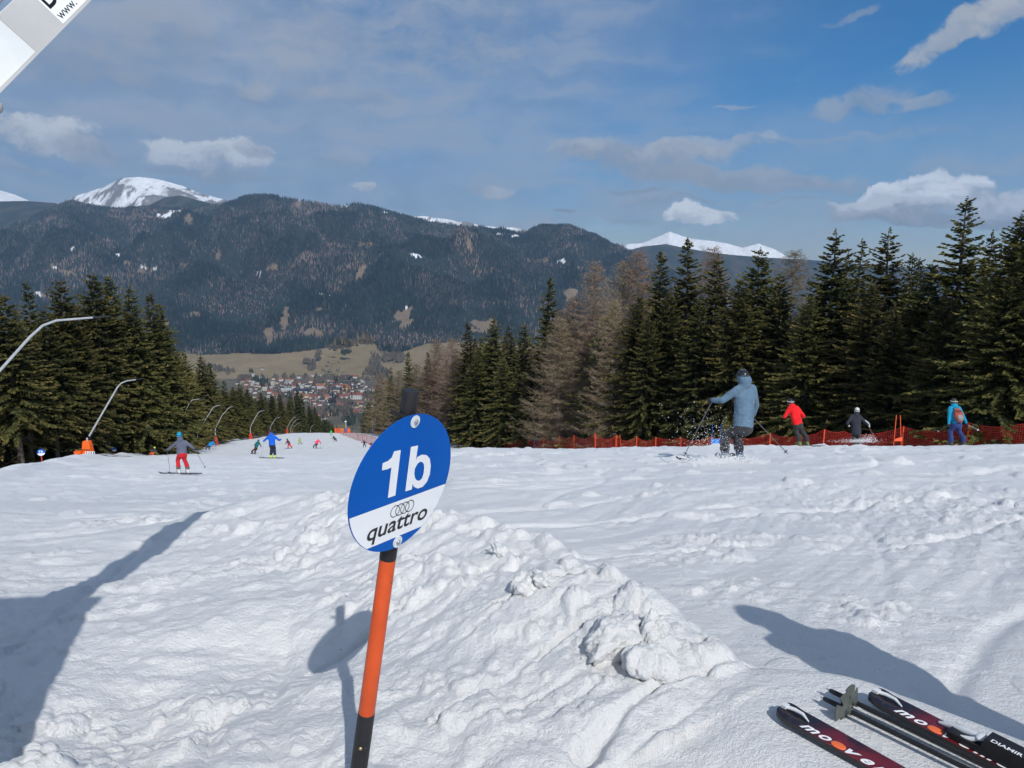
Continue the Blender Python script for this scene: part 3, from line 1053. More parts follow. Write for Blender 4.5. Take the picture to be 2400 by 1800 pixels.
# ------------------------------------------------------------------ trees
def m_foliage(name, dark, lite, tip):
    m = bpy.data.materials.new(name)
    m.use_nodes = True
    q = G(m.node_tree)
    bs = m.node_tree.nodes['Principled BSDF']
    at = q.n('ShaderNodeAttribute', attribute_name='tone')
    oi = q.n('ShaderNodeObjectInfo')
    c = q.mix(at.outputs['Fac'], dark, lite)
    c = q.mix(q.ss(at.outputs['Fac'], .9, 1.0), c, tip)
    hs = q.n('ShaderNodeHueSaturation')
    q.link(c, hs.inputs['Color'])
    q.link(q.m('ADD', .472, q.m('MULTIPLY', oi.outputs['Random'], .042)), hs.inputs['Hue'])
    q.link(q.m('ADD', .78, q.m('MULTIPLY', q.m('FRACT', q.m('MULTIPLY', oi.outputs['Random'], 7.31)), .62)), hs.inputs['Value'])
    q.link(hs.outputs[0], bs.inputs['Base Color'])
    bs.inputs['Roughness'].default_value = .65
    bs.inputs['Specular IOR Level'].default_value = .18
    return m


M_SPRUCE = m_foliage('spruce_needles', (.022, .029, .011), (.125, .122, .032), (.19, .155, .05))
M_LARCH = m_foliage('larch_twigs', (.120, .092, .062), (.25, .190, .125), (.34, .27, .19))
M_BARK = mat('spruce_bark', (.105, .085, .070), .9, .35, 3.0, .02, 14.0, spec=.1)
M_LBARK = mat('larch_bark', (.20, .165, .135), .9, .3, 3.0, .02, 14.0, spec=.1)


def _norm(v):
    return v / np.maximum(np.linalg.norm(v, axis=-1, keepdims=True), 1e-9)


def blades(base, dirv, length, width, rng, tone):
    """kite-shaped sprays of needles: n quads"""
    n = len(base)
    rnd = _norm(rng.normal(size=(n, 3)))
    side = _norm(np.cross(dirv, rnd))
    mid = base + dirv * (length * .45)[:, None]
    tip = base + dirv * length[:, None]
    tip[:, 2] -= .12 * length
    V = np.stack([base, mid + side * width[:, None], tip, mid - side * width[:, None]], 1)
    return V, tone


def spruce_crown(seed, H=20.0, Rm=3.4, zb=.07, dens=1.0, shape=.85, gap=.0, low=False):
    rng = np.random.default_rng(seed)
    Vs, Ts = [], []
    z = zb * H
    tw = 0
    lop = rng.uniform(0, 6.28)
    while z < H * .975:
        zf = (z - zb * H) / (H * (1 - zb))
        nb = (4 if low else 7) if zf < .80 else 5
        ph = rng.uniform(0, 6.28)
        dzw = (H * (.026 if low else .0215)) * (1 - .30 * zf)
        for b in range(nb):
            if rng.random() < gap + (.12 if zf > .8 else 0):
                continue
            an = ph + 6.283 * b / nb + rng.normal(0, .30)
            zj = z + dzw * rng.uniform(-.7, .7)
            L = Rm * ((1 - zf) ** shape) * rng.choice([rng.uniform(.55, .95), rng.uniform(.85, 1.2)]) * (1 + .16 * math.cos(an - lop)) + .10
            if zf < .10:
                L *= .72 + 2.8 * zf
            up = -.16 + .85 * zf ** 1.4 + rng.normal(0, .10)
            dr = .50 * (1 - zf) + rng.normal(0, .08)
            bt = rng.normal(0, .13)
            ou = np.array((math.cos(an), math.sin(an), 0))
            la = np.array((-math.sin(an), math.cos(an), 0))
            nt = int((L / (.30 if low else .095)) * dens) + 4
            s = np.sort(np.concatenate([rng.uniform(.08, 1.0, nt), [1.0, .97, .93]]))
            rad = L * s
            zz = L * (up * s - dr * s * s + .62 * dr * s ** 4)
            pts = ou[None] * rad[:, None] + la[None] * (L * .10 * rng.normal() * s * s)[:, None]
            pts[:, 2] = zj + zz
            tz = up - 2 * dr * s + 2.48 * dr * s ** 3
            tan = _norm(ou[None] + np.array((0, 0, 1.0))[None] * tz[:, None])
            for sd in (-1, 1, 0):
                k = len(s)
                if sd == 0:
                    dv = _norm(tan + rng.normal(0, .28, (k, 3)) + np.array((0, 0, -.75)) * rng.uniform(-.3, 1, (k, 1)) * (1 - .6 * zf))
                    ln = rng.uniform(.20, .48, k) * (.45 + .55 * L / Rm)
                else:
                    dv = _norm(tan * rng.uniform(.5, 1.0, (k, 1)) + la[None] * sd * rng.uniform(.4, 1.0, (k, 1)) + np.array((0, 0, -1.0)) * rng.uniform(-.25, .55, (k, 1)))
                    ln = (.17 + .62 * (1 - s) * min(1, L / 2.2)) * rng.uniform(.6, 1.25, k) * (1.5 if low else 1.0)
                wd = ln * rng.uniform(.11, .23, k) * (1.9 if low else 1.0) + .012
                tn = np.clip(.12 + .70 * s ** 2 + bt + rng.normal(0, .18, k), 0, 1)  # shaded crown interior and sunlit tips are painted into the needle colour
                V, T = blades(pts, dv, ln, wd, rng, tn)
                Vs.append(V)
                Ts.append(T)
        z += dzw * rng.uniform(.8, 1.2)
    # leader
    k = 26
    s = rng.uniform(0, 1, k)
    base = np.zeros((k, 3))
    base[:, 2] = H * (.955 + .045 * s)
    an = rng.uniform(0, 6.28, k)
    dv = _norm(np.stack([np.cos(an) * .6, np.sin(an) * .6, np.full(k, .9)], -1))
    V, T = blades(base, dv, .38 * (1.15 - s), np.full(k, .045), rng, np.full(k, .8))
    Vs.append(V)
    Ts.append(T)
    V = np.concatenate(Vs)
    T = np.concatenate(Ts)
    return V, T


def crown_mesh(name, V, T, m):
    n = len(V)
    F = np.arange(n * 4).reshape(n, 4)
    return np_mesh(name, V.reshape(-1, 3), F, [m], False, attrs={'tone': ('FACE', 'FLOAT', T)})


def larch_crown(seed, H=20.0, Rm=3.0):
    rng = np.random.default_rng(seed)
    Vs, Ts = [], []

    def strip(b, d, ln, w, tone):
        n = len(b)
        sd = _norm(np.cross(d, _norm(rng.normal(size=(n, 3)))))
        mid = b + d * (ln * .5)[:, None]
        tip = b + d * ln[:, None]
        mid[:, 2] -= .05 * ln
        tip[:, 2] += .05 * ln
        Vs.append(np.stack([b - sd * w[:, None], mid + sd * w[:, None] * .9, tip, mid - sd * w[:, None] * .9], 1))
        Ts.append(tone)
    z = .10 * H
    while z < .99 * H:
        zf = (z - .1 * H) / (.9 * H)
        nb = 6
        ph = rng.uniform(0, 6.28)
        for b in range(nb):
            an = ph + 6.283 * b / nb + rng.normal(0, .3)
            L = Rm * (1 - zf) ** .75 * rng.uniform(.55, 1.15) + .15
            ou = np.array((math.cos(an), math.sin(an), 0))
            la = np.array((-math.sin(an), math.cos(an), 0))
            up = rng.normal(.02, .12) + .25 * zf
            m = max(4, int(L / .35))
            ss = np.linspace(0, 1, m + 1)
            path = ou[None] * (L * ss)[:, None]
            path[:, 2] = z + L * (up * ss - .55 * ss ** 2 + .62 * ss ** 3) + rng.uniform(-.2, .2)
            seg = path[1:] - path[:-1]
            ln = np.linalg.norm(seg, axis=1)
            strip(path[:-1], seg / ln[:, None], ln * 1.15, .030 * (1 - .7 * ss[:-1]) + .008, np.full(m, .8))
            k = int(L * 19) + 6
            s = rng.uniform(.12, 1, k)
            pts = np.stack([np.interp(s, ss, path[:, i]) for i in range(3)], -1)
            sd = np.where(rng.random(k) < .5, -1, 1)[:, None]
            dv = _norm(ou[None] * rng.uniform(.2, .8, (k, 1)) + la[None] * sd * rng.uniform(.3, 1, (k, 1)) + np.array((0, 0, 1.0)) * rng.normal(-.12, .42, (k, 1)))
            l2 = rng.uniform(.25, .75, k) * (.4 + .6 * (1 - zf))
            strip(pts, dv, l2, rng.uniform(.010, .019, k), np.clip(rng.normal(.55, .25, k), 0, 1))
            e = pts + dv * (l2 * rng.uniform(.4, .9, k))[:, None]
            dv2 = _norm(dv + rng.normal(0, .6, (k, 3)))
            strip(e, dv2, rng.uniform(.15, .40, k), rng.uniform(.009, .015, k), np.clip(rng.normal(.65, .25, k), 0, 1))
        z += H * .0195 * (1 - .35 * zf) * rng.uniform(.8, 1.2)
    return np.concatenate(Vs), np.concatenate(Ts)


def trunk_mesh(name, m, H=20.0, r0=.24, stubs=0, seed=1):
    rng = random.Random(seed)
    b = MB()
    n = 9
    pts = [(.10 * math.sin(i * .7 + seed) * i / n, .08 * math.cos(i * .9) * i / n, H * .985 * i / n - (.5 if i == 0 else 0)) for i in range(n + 1)]
    b.tube(pts, [r0 * 1.25] + [r0 * (1 - i / n) ** .85 + .012 for i in range(1, n + 1)], 9)
    for k in range(stubs):
        z = rng.uniform(.04, .24) * H
        a = rng.uniform(0, 6.28)
        L = rng.uniform(.5, 1.6)
        b.tube([(.0, 0, z), (L * .5 * math.cos(a), L * .5 * math.sin(a), z - .02), (L * math.cos(a), L * math.sin(a), z - L * .22)], [.035, .02, .006], 4)
    return b.mesh(name, [m])


SP_VAR = []
for i, kw in enumerate([dict(Rm=4.7, shape=.95), dict(Rm=5.1, shape=.88, gap=.06), dict(Rm=3.9, shape=1.0, gap=.08), dict(Rm=5.5, shape=.8, gap=.04), dict(Rm=4.7, zb=.17, gap=.05), dict(Rm=4.2, zb=.28, shape=.80, gap=.08), dict(Rm=3.1, shape=1.0, gap=.12)]):
    V_, T_ = spruce_crown(900 + i, **kw)
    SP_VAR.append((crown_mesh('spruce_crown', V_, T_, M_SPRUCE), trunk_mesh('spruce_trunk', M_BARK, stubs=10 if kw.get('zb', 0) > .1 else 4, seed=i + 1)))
LA_VAR = []
for i, rm in enumerate((5.0, 5.8, 4.4)):
    V_, T_ = larch_crown(950 + i, Rm=rm)
    LA_VAR.append((crown_mesh('larch_crown', V_, T_, M_LARCH), trunk_mesh('larch_trunk', M_LBARK, r0=.2, seed=20 + i)))

ORD = ['first', 'second', 'third', 'fourth', 'fifth', 'sixth', 'seventh', 'eighth', 'ninth', 'tenth', 'eleventh', 'twelfth', 'thirteenth', 'fourteenth', 'fifteenth', 'sixteenth', 'seventeenth', 'eighteenth', 'nineteenth', 'twentieth']
ORD += ['twenty-' + o for o in ORD[:9]] + ['thirtieth'] + ['thirty-' + o for o in ORD[:9]] + ['fortieth']


def tree(kind, x, y, H, var, wid=1.0, label=None, group=None, rz=None):
    sp = kind == 's'
    nm = 'spruce_tree' if sp else 'larch_tree'
    cm, tm = (SP_VAR if sp else LA_VAR)[var]
    z = float(ground(np.array([x]), np.array([y]))[0]) - .15
    o = empty(nm, (x, y, z), random.uniform(0, 6.28) if rz is None else rz, label, 'tree', group)
    s = H / 20.0
    o.scale = (s * wid, s * wid, s)
    link('trunk', tm, o)
    link('crown', cm, o)
    return o


# surveyed trees: top pixel, depth, kind, variant, width
RT = [(2395, 493, 50, 's', 1, 1.0), (2328, 534, 59, 's', 0, 1.0), (2268, 454, 56, 's', 2, 1.15), (2186, 613, 58, 's', 3, 1.0), (2157, 599, 66, 's', 2, 1.0), (2140, 587, 72, 's', 2, 1.0), (2087, 527, 62, 's', 0, 1.05), (2022, 555, 71, 's', 6, 1.1),
      (1990, 585, 75, 's', 2, 1.0), (1959, 531, 64, 's', 0, 1.1), (1865, 580, 84, 'l', 1, 1.0), (1831, 633, 70, 's', 1, 1.0), (1783, 575, 73, 's', 4, 1.0), (1684, 590, 76, 's', 0, 1.0), (1672, 572, 92, 'l', 0, 1.0), (1612, 551, 79, 's', 2, 1.1),
      (1552, 582, 84, 's', 2, 1.15), (1498, 582, 98, 'l', 1, .95), (1465, 604, 99, 'l', 1, 1.0), (1395, 607, 95, 'l', 2, 1.05), (1440, 700, 90, 's', 1, .9), (1345, 690, 98, 'l', 1, .95), (1290, 645, 103, 's', 2, .95), (1312, 740, 95, 'l', 0, 1.1), (1227, 752, 122, 's', 0, 1.0),
      (1191, 759, 126, 's', 6, 1.1), (1158, 738, 119, 's', 0, 1.05), (1097, 752, 132, 's', 2, 1.1), (1060, 790, 140, 'l', 1, 1.0), (1024, 792, 152, 'l', 0, 1.1), (1003, 821, 158, 's', 2, .9), (956, 821, 172, 's', 2, .9), (975, 850, 165, 'l', 1, 1.1), (916, 857, 195, 's', 6, 1.0), (935, 865, 185, 'l', 1, 1.1), (893, 872, 215, 'l', 0, 1.2), (2440, 470, 46, 's', 3, 1.0),
      (1735, 650, 69, 's', 3, .95), (2050, 660, 59, 's', 3, .9), (1900, 690, 63, 's', 3, .85), (2230, 690, 52, 's', 3, .9), (2375, 640, 46, 's', 3, 1.0), (1640, 700, 72, 's', 1, .9), (1500, 690, 80, 's', 3, .9), (1120, 830, 118, 's', 3, .9), (1255, 820, 104, 's', 1, .9), (1180, 840, 112, 's', 3, .9)]
LT = [(7, 683, 56, 's', 5, 1.1), (60, 654, 67, 's', 6, 1.1), (141, 647, 66, 's', 4, .95), (217, 633, 71, 's', 4, 1.05), (250, 640, 75, 's', 1, .95), (304, 661, 76, 's', 0, 1.05), (349, 680, 80, 's', 2, 1.15), (372, 708, 83, 's', 3, .9), (100, 720, 62, 's', 5, 1.0), (180, 760, 67, 's', 4, 1.0),
      (429, 817, 104, 's', 0, 1.1), (470, 828, 118, 's', 0, 1.1), (488, 846, 124, 's', 1, 1.0), (400, 800, 96, 's', 3, 1.0), (524, 889, 150, 's', 2, 1.2), (560, 893, 168, 's', 0, 1.1), (579, 904, 182, 's', 1, 1.0), (545, 905, 160, 's', 3, 1.0), (610, 912, 205, 's', 0, 1.1), (635, 922, 225, 's', 1, 1.1), (655, 918, 240, 's', 0, 1.0), (676, 932, 262, 's', 0, 1.1), (700, 944, 285, 's', 1, 1.0), (725, 950, 310, 's', 0, 1.0), (40, 745, 60, 's', 5, 1.0), (-40, 640, 60, 's', 0, 1.1), (280, 760, 78, 's', 3, .8)]
TREES_XY = []


def place(lst, side):
    srt = sorted(lst, key=lambda t: -t[0] if side == 'r' else t[0])
    cnt = {'s': 0, 'l': 0}
    for (px, py, d, k, var, wid) in srt:
        if side == 'l' and px > 380:
            d = d * 1.09
        p = P(px, py, d)
        x, y = p[0], p[1]
        gz = float(ground(np.array([x]), np.array([y]))[0])
        Ht = p[2] - gz
        nm = 'spruce' if k == 's' else 'bare brown larch'
        c = cnt[k]
        cnt[k] += 1
        od = ORD[c] if c < 40 else None
        if side == 'r':
            if od:
                lb = f'{nm} behind the red net, {od} {"spruce" if k == "s" else "larch"} counted from the right'
            else:
                lb = f'{nm} behind the red net, number {c + 1} counted from the right'
            gp = 'trees behind the red net'
        else:
            lb = f'{nm} beside the snow lances, {od} spruce counted from the left' if od else f'{nm} low beside the far snow lances, number {c + 1} from the left'
            gp = 'spruces beside the snow lances'
        tree(k, x, y, Ht, var, (1.28 if side == 'r' else 1.12) * wid * (20 / Ht) ** .25, lb, gp)
        TREES_XY.append((x, y))


place(RT, 'r')
place(LT, 'l')


def where(px):
    for lim, t in ((1000, 'at the far end of the red net'), (1120, 'right of the far end of the net'), (1250, 'behind the thin blue race poles'), (1350, 'beside the tall pale larches'), (1430, 'behind the tall net post'), (1540, 'behind the leaning orange race poles'), (1650, 'left of the grey-blue skier'), (1800, 'behind the grey-blue skier'), (1930, 'behind the red-jacketed skier'), (2080, 'behind the silver-helmeted skier'), (2190, 'behind the tall orange race poles'), (2320, 'behind the backpack skier')):
        if px < lim:
            return t
    return 'at the right edge of the picture'


def where_l(px):
    for lim, t in ((60, 'at the left edge of the picture'), (150, 'behind the nearest round marker'), (260, 'behind the orange lance foot'), (380, 'right of the orange lance'), (460, 'above the woman in red trousers'), (540, 'behind the sky blue skier'), (620, 'left of the royal blue skier'), (700, 'behind the three lances on the brow')):
        if px < lim:
            return t
    return 'near the orange crash pads'


def fill():
    rnd = random.Random(5)

    def ok(x, y, dmin):
        return all((x - a) ** 2 + (y - b) ** 2 > dmin ** 2 for a, b in TREES_XY)
    n = 0
    for row, (o0, o1, cnt) in enumerate([(1.5, 6, 46), (6, 13, 60), (13, 24, 60)]):
        for k in range(cnt):
            y = 42 + (255 - 42) * ((k + rnd.random()) / cnt) ** 1.25
            x = float(XR(y)) + rnd.uniform(o0, o1)
            if not ok(x, y, 2.3):
                continue
            gz = float(ground(np.array([x]), np.array([y]))[0])
            px, _ = pix(x, y, gz)
            # keep the fill under the surveyed sky line
            sky_py = np.interp(px, [850, 920, 1000, 1100, 1250, 1300, 1400, 1480, 1560, 1650, 1800, 1900, 2000, 2100, 2200, 2300, 2400], [895, 880, 850, 790, 770, 720, 690, 670, 660, 660, 650, 655, 640, 640, 640, 600, 560]) + rnd.uniform(0, 70)
            d = y * CP - gz * SP
            v = ray(px, sky_py)
            Ht = max(7.0, v[2] / v[1] * y - gz)
            lar = (900 < px < 1110 and rnd.random() < .55) or (1280 < px < 1520 and rnd.random() < .45) or rnd.random() < .10
            if lar:
                tree('l', x, y, min(Ht, 24), rnd.randrange(3), (20 / Ht) ** .3, f'bare brown larch half hidden in the wood {where(px)}', f'half-hidden larches {where(px)}')
            else:
                tree('s', x, y, min(Ht, 24), rnd.choice([0, 1, 3, 4, 1, 0]), (20 / Ht) ** .3, f'dark spruce half hidden in the wood {where(px)}', f'half-hidden spruces {where(px)}')
            TREES_XY.append((x, y))
            n += 1
    for row, (o0, o1, cnt) in enumerate([(3.0, 7, 40), (7, 13, 44), (13, 22, 40)]):
        for k in range(cnt):
            y = 40 + (330 - 40) * ((k + rnd.random()) / cnt) ** 1.3
            x = float(XL(y)) - rnd.uniform(o0, o1)
            if not ok(x, y, 2.4):
                continue
            gz = float(ground(np.array([x]), np.array([y]))[0])
            px, _ = pix(x, y, gz)
            sky_py = np.interp(px, [-60, 0, 100, 250, 380, 420, 500, 560, 640, 700, 760], [690, 720, 700, 690, 760, 830, 890, 910, 935, 955, 975]) + rnd.uniform(0, 60)
            v = ray(px, sky_py)
            Ht = max(7.0, v[2] / v[1] * y - gz)
            if px < -160:
                continue
            tree('s', x, y, min(Ht, 22), rnd.choice([4, 5, 5, 5, 4, 0]) if y < 74 else rnd.choice([0, 1, 3, 0]), (20 / Ht) ** .3, f'dark spruce half hidden in the wood {where_l(px)}', f'half-hidden spruces {where_l(px)}')
            TREES_XY.append((x, y))
            n += 1
    print('fill trees', n)


fill()


def slope_wood():
    """the wood further down the hill, below the brow"""
    rng = np.random.default_rng(77)
    protos = [spruce_crown(700 + i, H=20, Rm=3.2 + .4 * i, zb=.05, dens=.8, low=True) for i in range(3)]
    Vs, Ts = [], []
    n = 0
    for _ in range(3000):
        y = 300 + 1050 * rng.random() ** 1.3
        if rng.random() < .62:
            x = float(XL(y)) - rng.exponential(26) - 1
        else:
            x = float(XR(y)) + rng.exponential(30) + 1
        z = float(ground(np.array([x]), np.array([y]))[0]) - .3
        px, py = pix(x, y, z + 18)
        if not (480 < px < 1000):
            continue
        if n >= 430:
            break
        V, T = protos[rng.integers(3)]
        if y > 520:
            k = rng.random(len(V)) < .55
            V, T = V[k], T[k]
        a = rng.uniform(0, 6.28)
        s = rng.uniform(.65, 1.1)
        M = np.array(((math.cos(a), -math.sin(a), 0), (math.sin(a), math.cos(a), 0), (0, 0, 1.0))) * s
        Vs.append(V @ M.T + np.array((x, y, z)))
        Ts.append(T)
        n += 1
    V = np.concatenate(Vs)
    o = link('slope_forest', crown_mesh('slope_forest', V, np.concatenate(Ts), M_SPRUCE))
    tag(o, 'spruce wood on the lower hillside beyond the brow', 'forest', None, 'stuff')
    print('slope wood', n, len(V) * 2)


slope_wood()

# ------------------------------------------------------------------ lettering
def text_mesh(name, txt, m, bold=.0, shear=0.0, depth=.0):
    """letters as a flat mesh, scaled to a unit cap box: returns mesh in x 0..w, y 0..1 (height of the text's box)"""
    cu = bpy.data.curves.new(name, 'FONT')
    cu.body = txt
    cu.size = 1.0
    cu.offset = bold
    cu.shear = shear
    cu.extrude = depth
    cu.resolution_u = 5
    o = bpy.data.objects.new(name, cu)
    COL.objects.link(o)
    dg = bpy.context.evaluated_depsgraph_get()
    me = bpy.data.meshes.new_from_object(o.evaluated_get(dg))
    bpy.data.objects.remove(o, do_unlink=True)
    bpy.data.curves.remove(cu)
    me.materials.clear()
    me.materials.append(m)
    return me


def fit_text(name, txt, m, parent, frame, u0, u1, v0, v1, lift, bold=0, shear=0, rings=False):
    """place lettering in the box (u0..u1, v0..v1) of a frame (Matrix: x=u, y=v, z=out)"""
    me = text_mesh(name, txt, m, bold, shear)
    co = np.empty(len(me.vertices) * 3)
    me.vertices.foreach_get('co', co)
    co = co.reshape(-1, 3)
    mn, mx = co.min(0), co.max(0)
    co[:, 0] = u0 + (co[:, 0] - mn[0]) / (mx[0] - mn[0]) * (u1 - u0)
    co[:, 1] = v0 + (co[:, 1] - mn[1]) / (mx[1] - mn[1]) * (v1 - v0)
    co[:, 2] = lift
    A = np.array(frame)
    co = co @ A[:3, :3].T + A[:3, 3]
    me.vertices.foreach_set('co', co.ravel())
    me.update()
    return link(name, me, parent)


def frame_m(o, ex, ey, ez=None):
    ex, ey = Vector(ex), Vector(ey)
    ez = Vector(ez) if ez is not None else ex.cross(ey)
    M = Matrix((ex, ey, ez)).transposed().to_4x4()
    M.translation = Vector(o)
    return M


def xf(mb, M):
    mb.v = [tuple(M @ Vector(p)) for p in mb.v]
    return mb


# ------------------------------------------------------------------ piste sign in the foreground
M_BLUE = mat('sign_blue', (.0, .088, .40), .35, .05, 3, spec=.12, dirt=((.03, .10, .34), 22, .66))
M_SWHITE = mat('sign_white', (.78, .80, .82), .25, .02, 3, spec=.5, coat=.3)
M_INK = mat('sign_black', (.012, .012, .016), .3, .05, 3)
M_ORANGE = mat('pole_orange', (.62, .085, .018), .42, .08, 9, .0012, 120, dirt=((.22, .05, .025), 38, .64))
M_BLACKP = mat('pole_black', (.018, .018, .020), .5, .2, 14, .001, 90, dirt=((.22, .21, .20), 45, .67))
M_STEEL = mat('bright_steel', (.55, .55, .56), .35, .1, 20, metal=1.0)
M_WASH = mat('clear_washer', (.62, .66, .68), .3, .05, 9)


def disc_sign():
    c = P(945, 1133, 2.2)
    rh = c / np.linalg.norm(c)
    er = np.array((1.0, 0, 0))
    er = er - rh * (er @ rh)
    er /= np.linalg.norm(er)
    eu = np.cross(er, rh)
    s = 171.0
    p3 = (115.3 * er + 39.6 * eu + 120 * rh) / s
    q3 = (19.9 * er + 154.6 * eu - 70 * rh) / s
    p3, q3 = Vector(p3).normalized(), Vector(q3)
    q3 = (q3 - p3 * q3.dot(p3)).normalized()
    n = p3.cross(q3)
    if n.dot(Vector(c)) > 0:
        n = -n
    Rr = .2087
    F = frame_m(c, p3 * Rr, q3 * Rr, n)          # u, v in disc radii; z in metres out of the face
    base_px = P(823, 1925, 2.36)
    # pole axis: parallel to the face, just behind it
    top = Vector(P(963, 915, 2.195))
    bot = Vector(P(841, 1800, 2.50))
    ax = (bot - top).normalized()
    L = (bot - top).length
    gz = bot + ax * .1
    k = 0
    while gz.z > hz(gz.x, gz.y) - .15 and k < 60:
        gz = gz + ax * .02
        k += 1
    root = empty('piste_sign', gz, 0, 'round blue and white piste sign 1b on a leaning orange and black pole', 'sign')
    inv = Matrix.Translation(-gz)
    full = (gz - top).length
    R0 = .0245

    def seg(a, b, m, name, r=R0, par=root):
        ra, rb = r * (1 + .10 * a), r * (1 + .10 * b)
        mb = MB().tube([top + ax * a, top + ax * (a + .003), top + ax * (b - .003), top + ax * b], [ra * .97, ra, rb, rb * .97], 24)
        return xf(mb, inv).build(name, m, par)
    # along the pole: black cap, orange shaft, black foot (distances from the survey)
    t1 = (Vector(P(911, 1306, 2.33)) - top).dot(ax)
    t2 = (Vector(P(858, 1667, 2.454)) - top).dot(ax)
    seg(0, t1, M_BLACKP, 'pole_cap')
    seg(t1, t2, M_ORANGE, 'pole_shaft', R0 - .0008)
    ft = seg(t2, full, M_BLACKP, 'pole_foot')
    for da, db in ((0, 0), (.6, .003), (-.65, .003)):
        q = top + ax * (t2 + (Vector(P(848, 1740, 2.479)) - Vector(P(858, 1667, 2.454))).length + db)
        side = Vector((math.sin(da), -math.cos(da), .1)).normalized()
        side = (side - ax * side.dot(ax)).normalized()
        sc = MB().ell(tuple(q + side * R0), (.0065, .0065, .0065), None, 0, 10, 6)
        xf(sc, inv).build('screw', mat('brass_screw', (.55, .42, .22), .4, .1, 30, metal=.8) if da == 0 else M_BLACKP, ft)
    Fl = inv @ F
    th = .0035
    mb = MB()
    N = 72
    # blue dome, white band and blue foot are one plate; the print lies on it
    ring = [(math.cos(2 * math.pi * i / N), math.sin(2 * math.pi * i / N)) for i in range(N)]
    mb.prism(ring, th, Matrix.Identity(3), 0, (0, 0, -th))
    for i in range(len(mb.f)):
        mb.m[i] = 0
    plate = xf(mb, Fl).build('disc', [M_BLUE], root)

    def chord(v0, v1, m, name, lift):
        pts = []
        a0, a1 = math.asin(v0), math.asin(v1)
        rr = .992
        for i in range(25):
            a = a0 + (a1 - a0) * i / 24
            pts.append((rr * math.cos(a), rr * math.sin(a)))
        for i in range(25):
            a = a1 + (a0 - a1) * i / 24
            pts.append((-rr * math.cos(a), rr * math.sin(a)))
        b = MB()
        b.add([(x, y, lift) for x, y in pts], [tuple(range(len(pts)))], 0)
        return xf(b, Fl).build(name, m, plate)
    chord(-.83, -.251, M_SWHITE, 'white_band', .0008)

    def zuv(zx, zy):
        q = np.linalg.solve(np.array(((115.3, 19.9), (-39.6, -154.6))), np.array((zx / 3.3175 + 780 - 945, zy / 3.3175 + 850 - 1133)))
        return q[0], q[1]
    one = [zuv(*q) for q in [(523, 687), (487, 1030), (432, 1048), (456, 818), (430, 832), (388, 842), (392, 790), (430, 772), (458, 745), (474, 700)]]
    b = MB().add([(u, v, .0009) for u, v in one], [tuple(range(len(one)))])
    xf(b, Fl).build('numeral', M_SWHITE, plate)
    stem = [zuv(*q) for q in [(600, 660), (655, 645), (614, 985), (563, 1000)]]
    bo = [zuv(*q) for q in [(632, 770), (652, 733), (685, 713), (725, 714), (752, 740), (763, 795), (757, 865), (735, 925), (700, 965), (660, 978), (630, 965), (612, 925), (608, 860), (615, 810)]]
    bi = [zuv(*q) for q in [(645, 800), (655, 783), (675, 768), (693, 770), (705, 785), (709, 815), (705, 860), (695, 893), (678, 913), (660, 917), (645, 908), (634, 888), (630, 855), (634, 822)]]
    b = MB().add([(u, v, .0009) for u, v in stem], [(0, 1, 2, 3)])
    n_ = len(bo)
    b.add([(u, v, .0012) for u, v in bo + bi], [(i, (i + 1) % n_, n_ + (i + 1) % n_, n_ + i) for i in range(n_)])
    xf(b, Fl).build('numeral', M_SWHITE, plate)
    fit_text('lettering', 'quattro', M_INK, plate, Fl, -.585, .625, -.79, -.50, .0013, .016, .12)
    b = MB()
    for k in range(4):
        cx, cy, r0 = .055 + (k - 1.5) * .098, -.395, .092
        n_ = 40
        vs = []
        for i in range(n_):
            a = 2 * math.pi * i / n_
            vs += [(cx + r0 * math.cos(a), cy + r0 * math.sin(a), .0013 + k * .00015), (cx + (r0 - .013) * math.cos(a), cy + (r0 - .013) * math.sin(a), .0013 + k * .00015)]
        b.add(vs, [(2 * i, 2 * ((i + 1) % n_), 2 * ((i + 1) % n_) + 1, 2 * i + 1) for i in range(n_)])
    xf(b, Fl).build('ring_emblem', M_INK, plate)
    for v in (.9, -.91):
        o = Fl @ Vector((.053, v, .0))
        nn = n
        w = MB().tube([o + nn * .0006, o + nn * .0028], .0185, 24, smooth=False).build('washer', M_WASH, plate)
        hd = MB().tube([o + nn * .0026, o + nn * .0078], .0075, 6, smooth=False)
        hd.tube([o + nn * .0076, o + nn * .0105], .004, 10, smooth=False)
        hd.build('bolt', M_STEEL, plate)
        MB().tube([o - nn * .004, o - nn * .09], .006, 8).build('spacer', M_BLACKP, plate)
    return root, c


disc_sign()


# ------------------------------------------------------------------ white boom in the top corner
M_BOOM = mat('boom_white_paint', (.72, .74, .74), .4, .06, 6, .0006, 40, dirt=((.20, .19, .18), 26, .72))
M_BOOMG = mat('boom_grey_paint', (.50, .50, .49), .45, .05, 6)
M_STICK = mat('boom_sticker', (.84, .86, .87), .3, .03, 6)
M_TUBE = mat('blue_grey_tube', (.30, .34, .45), .35, .06, 8)


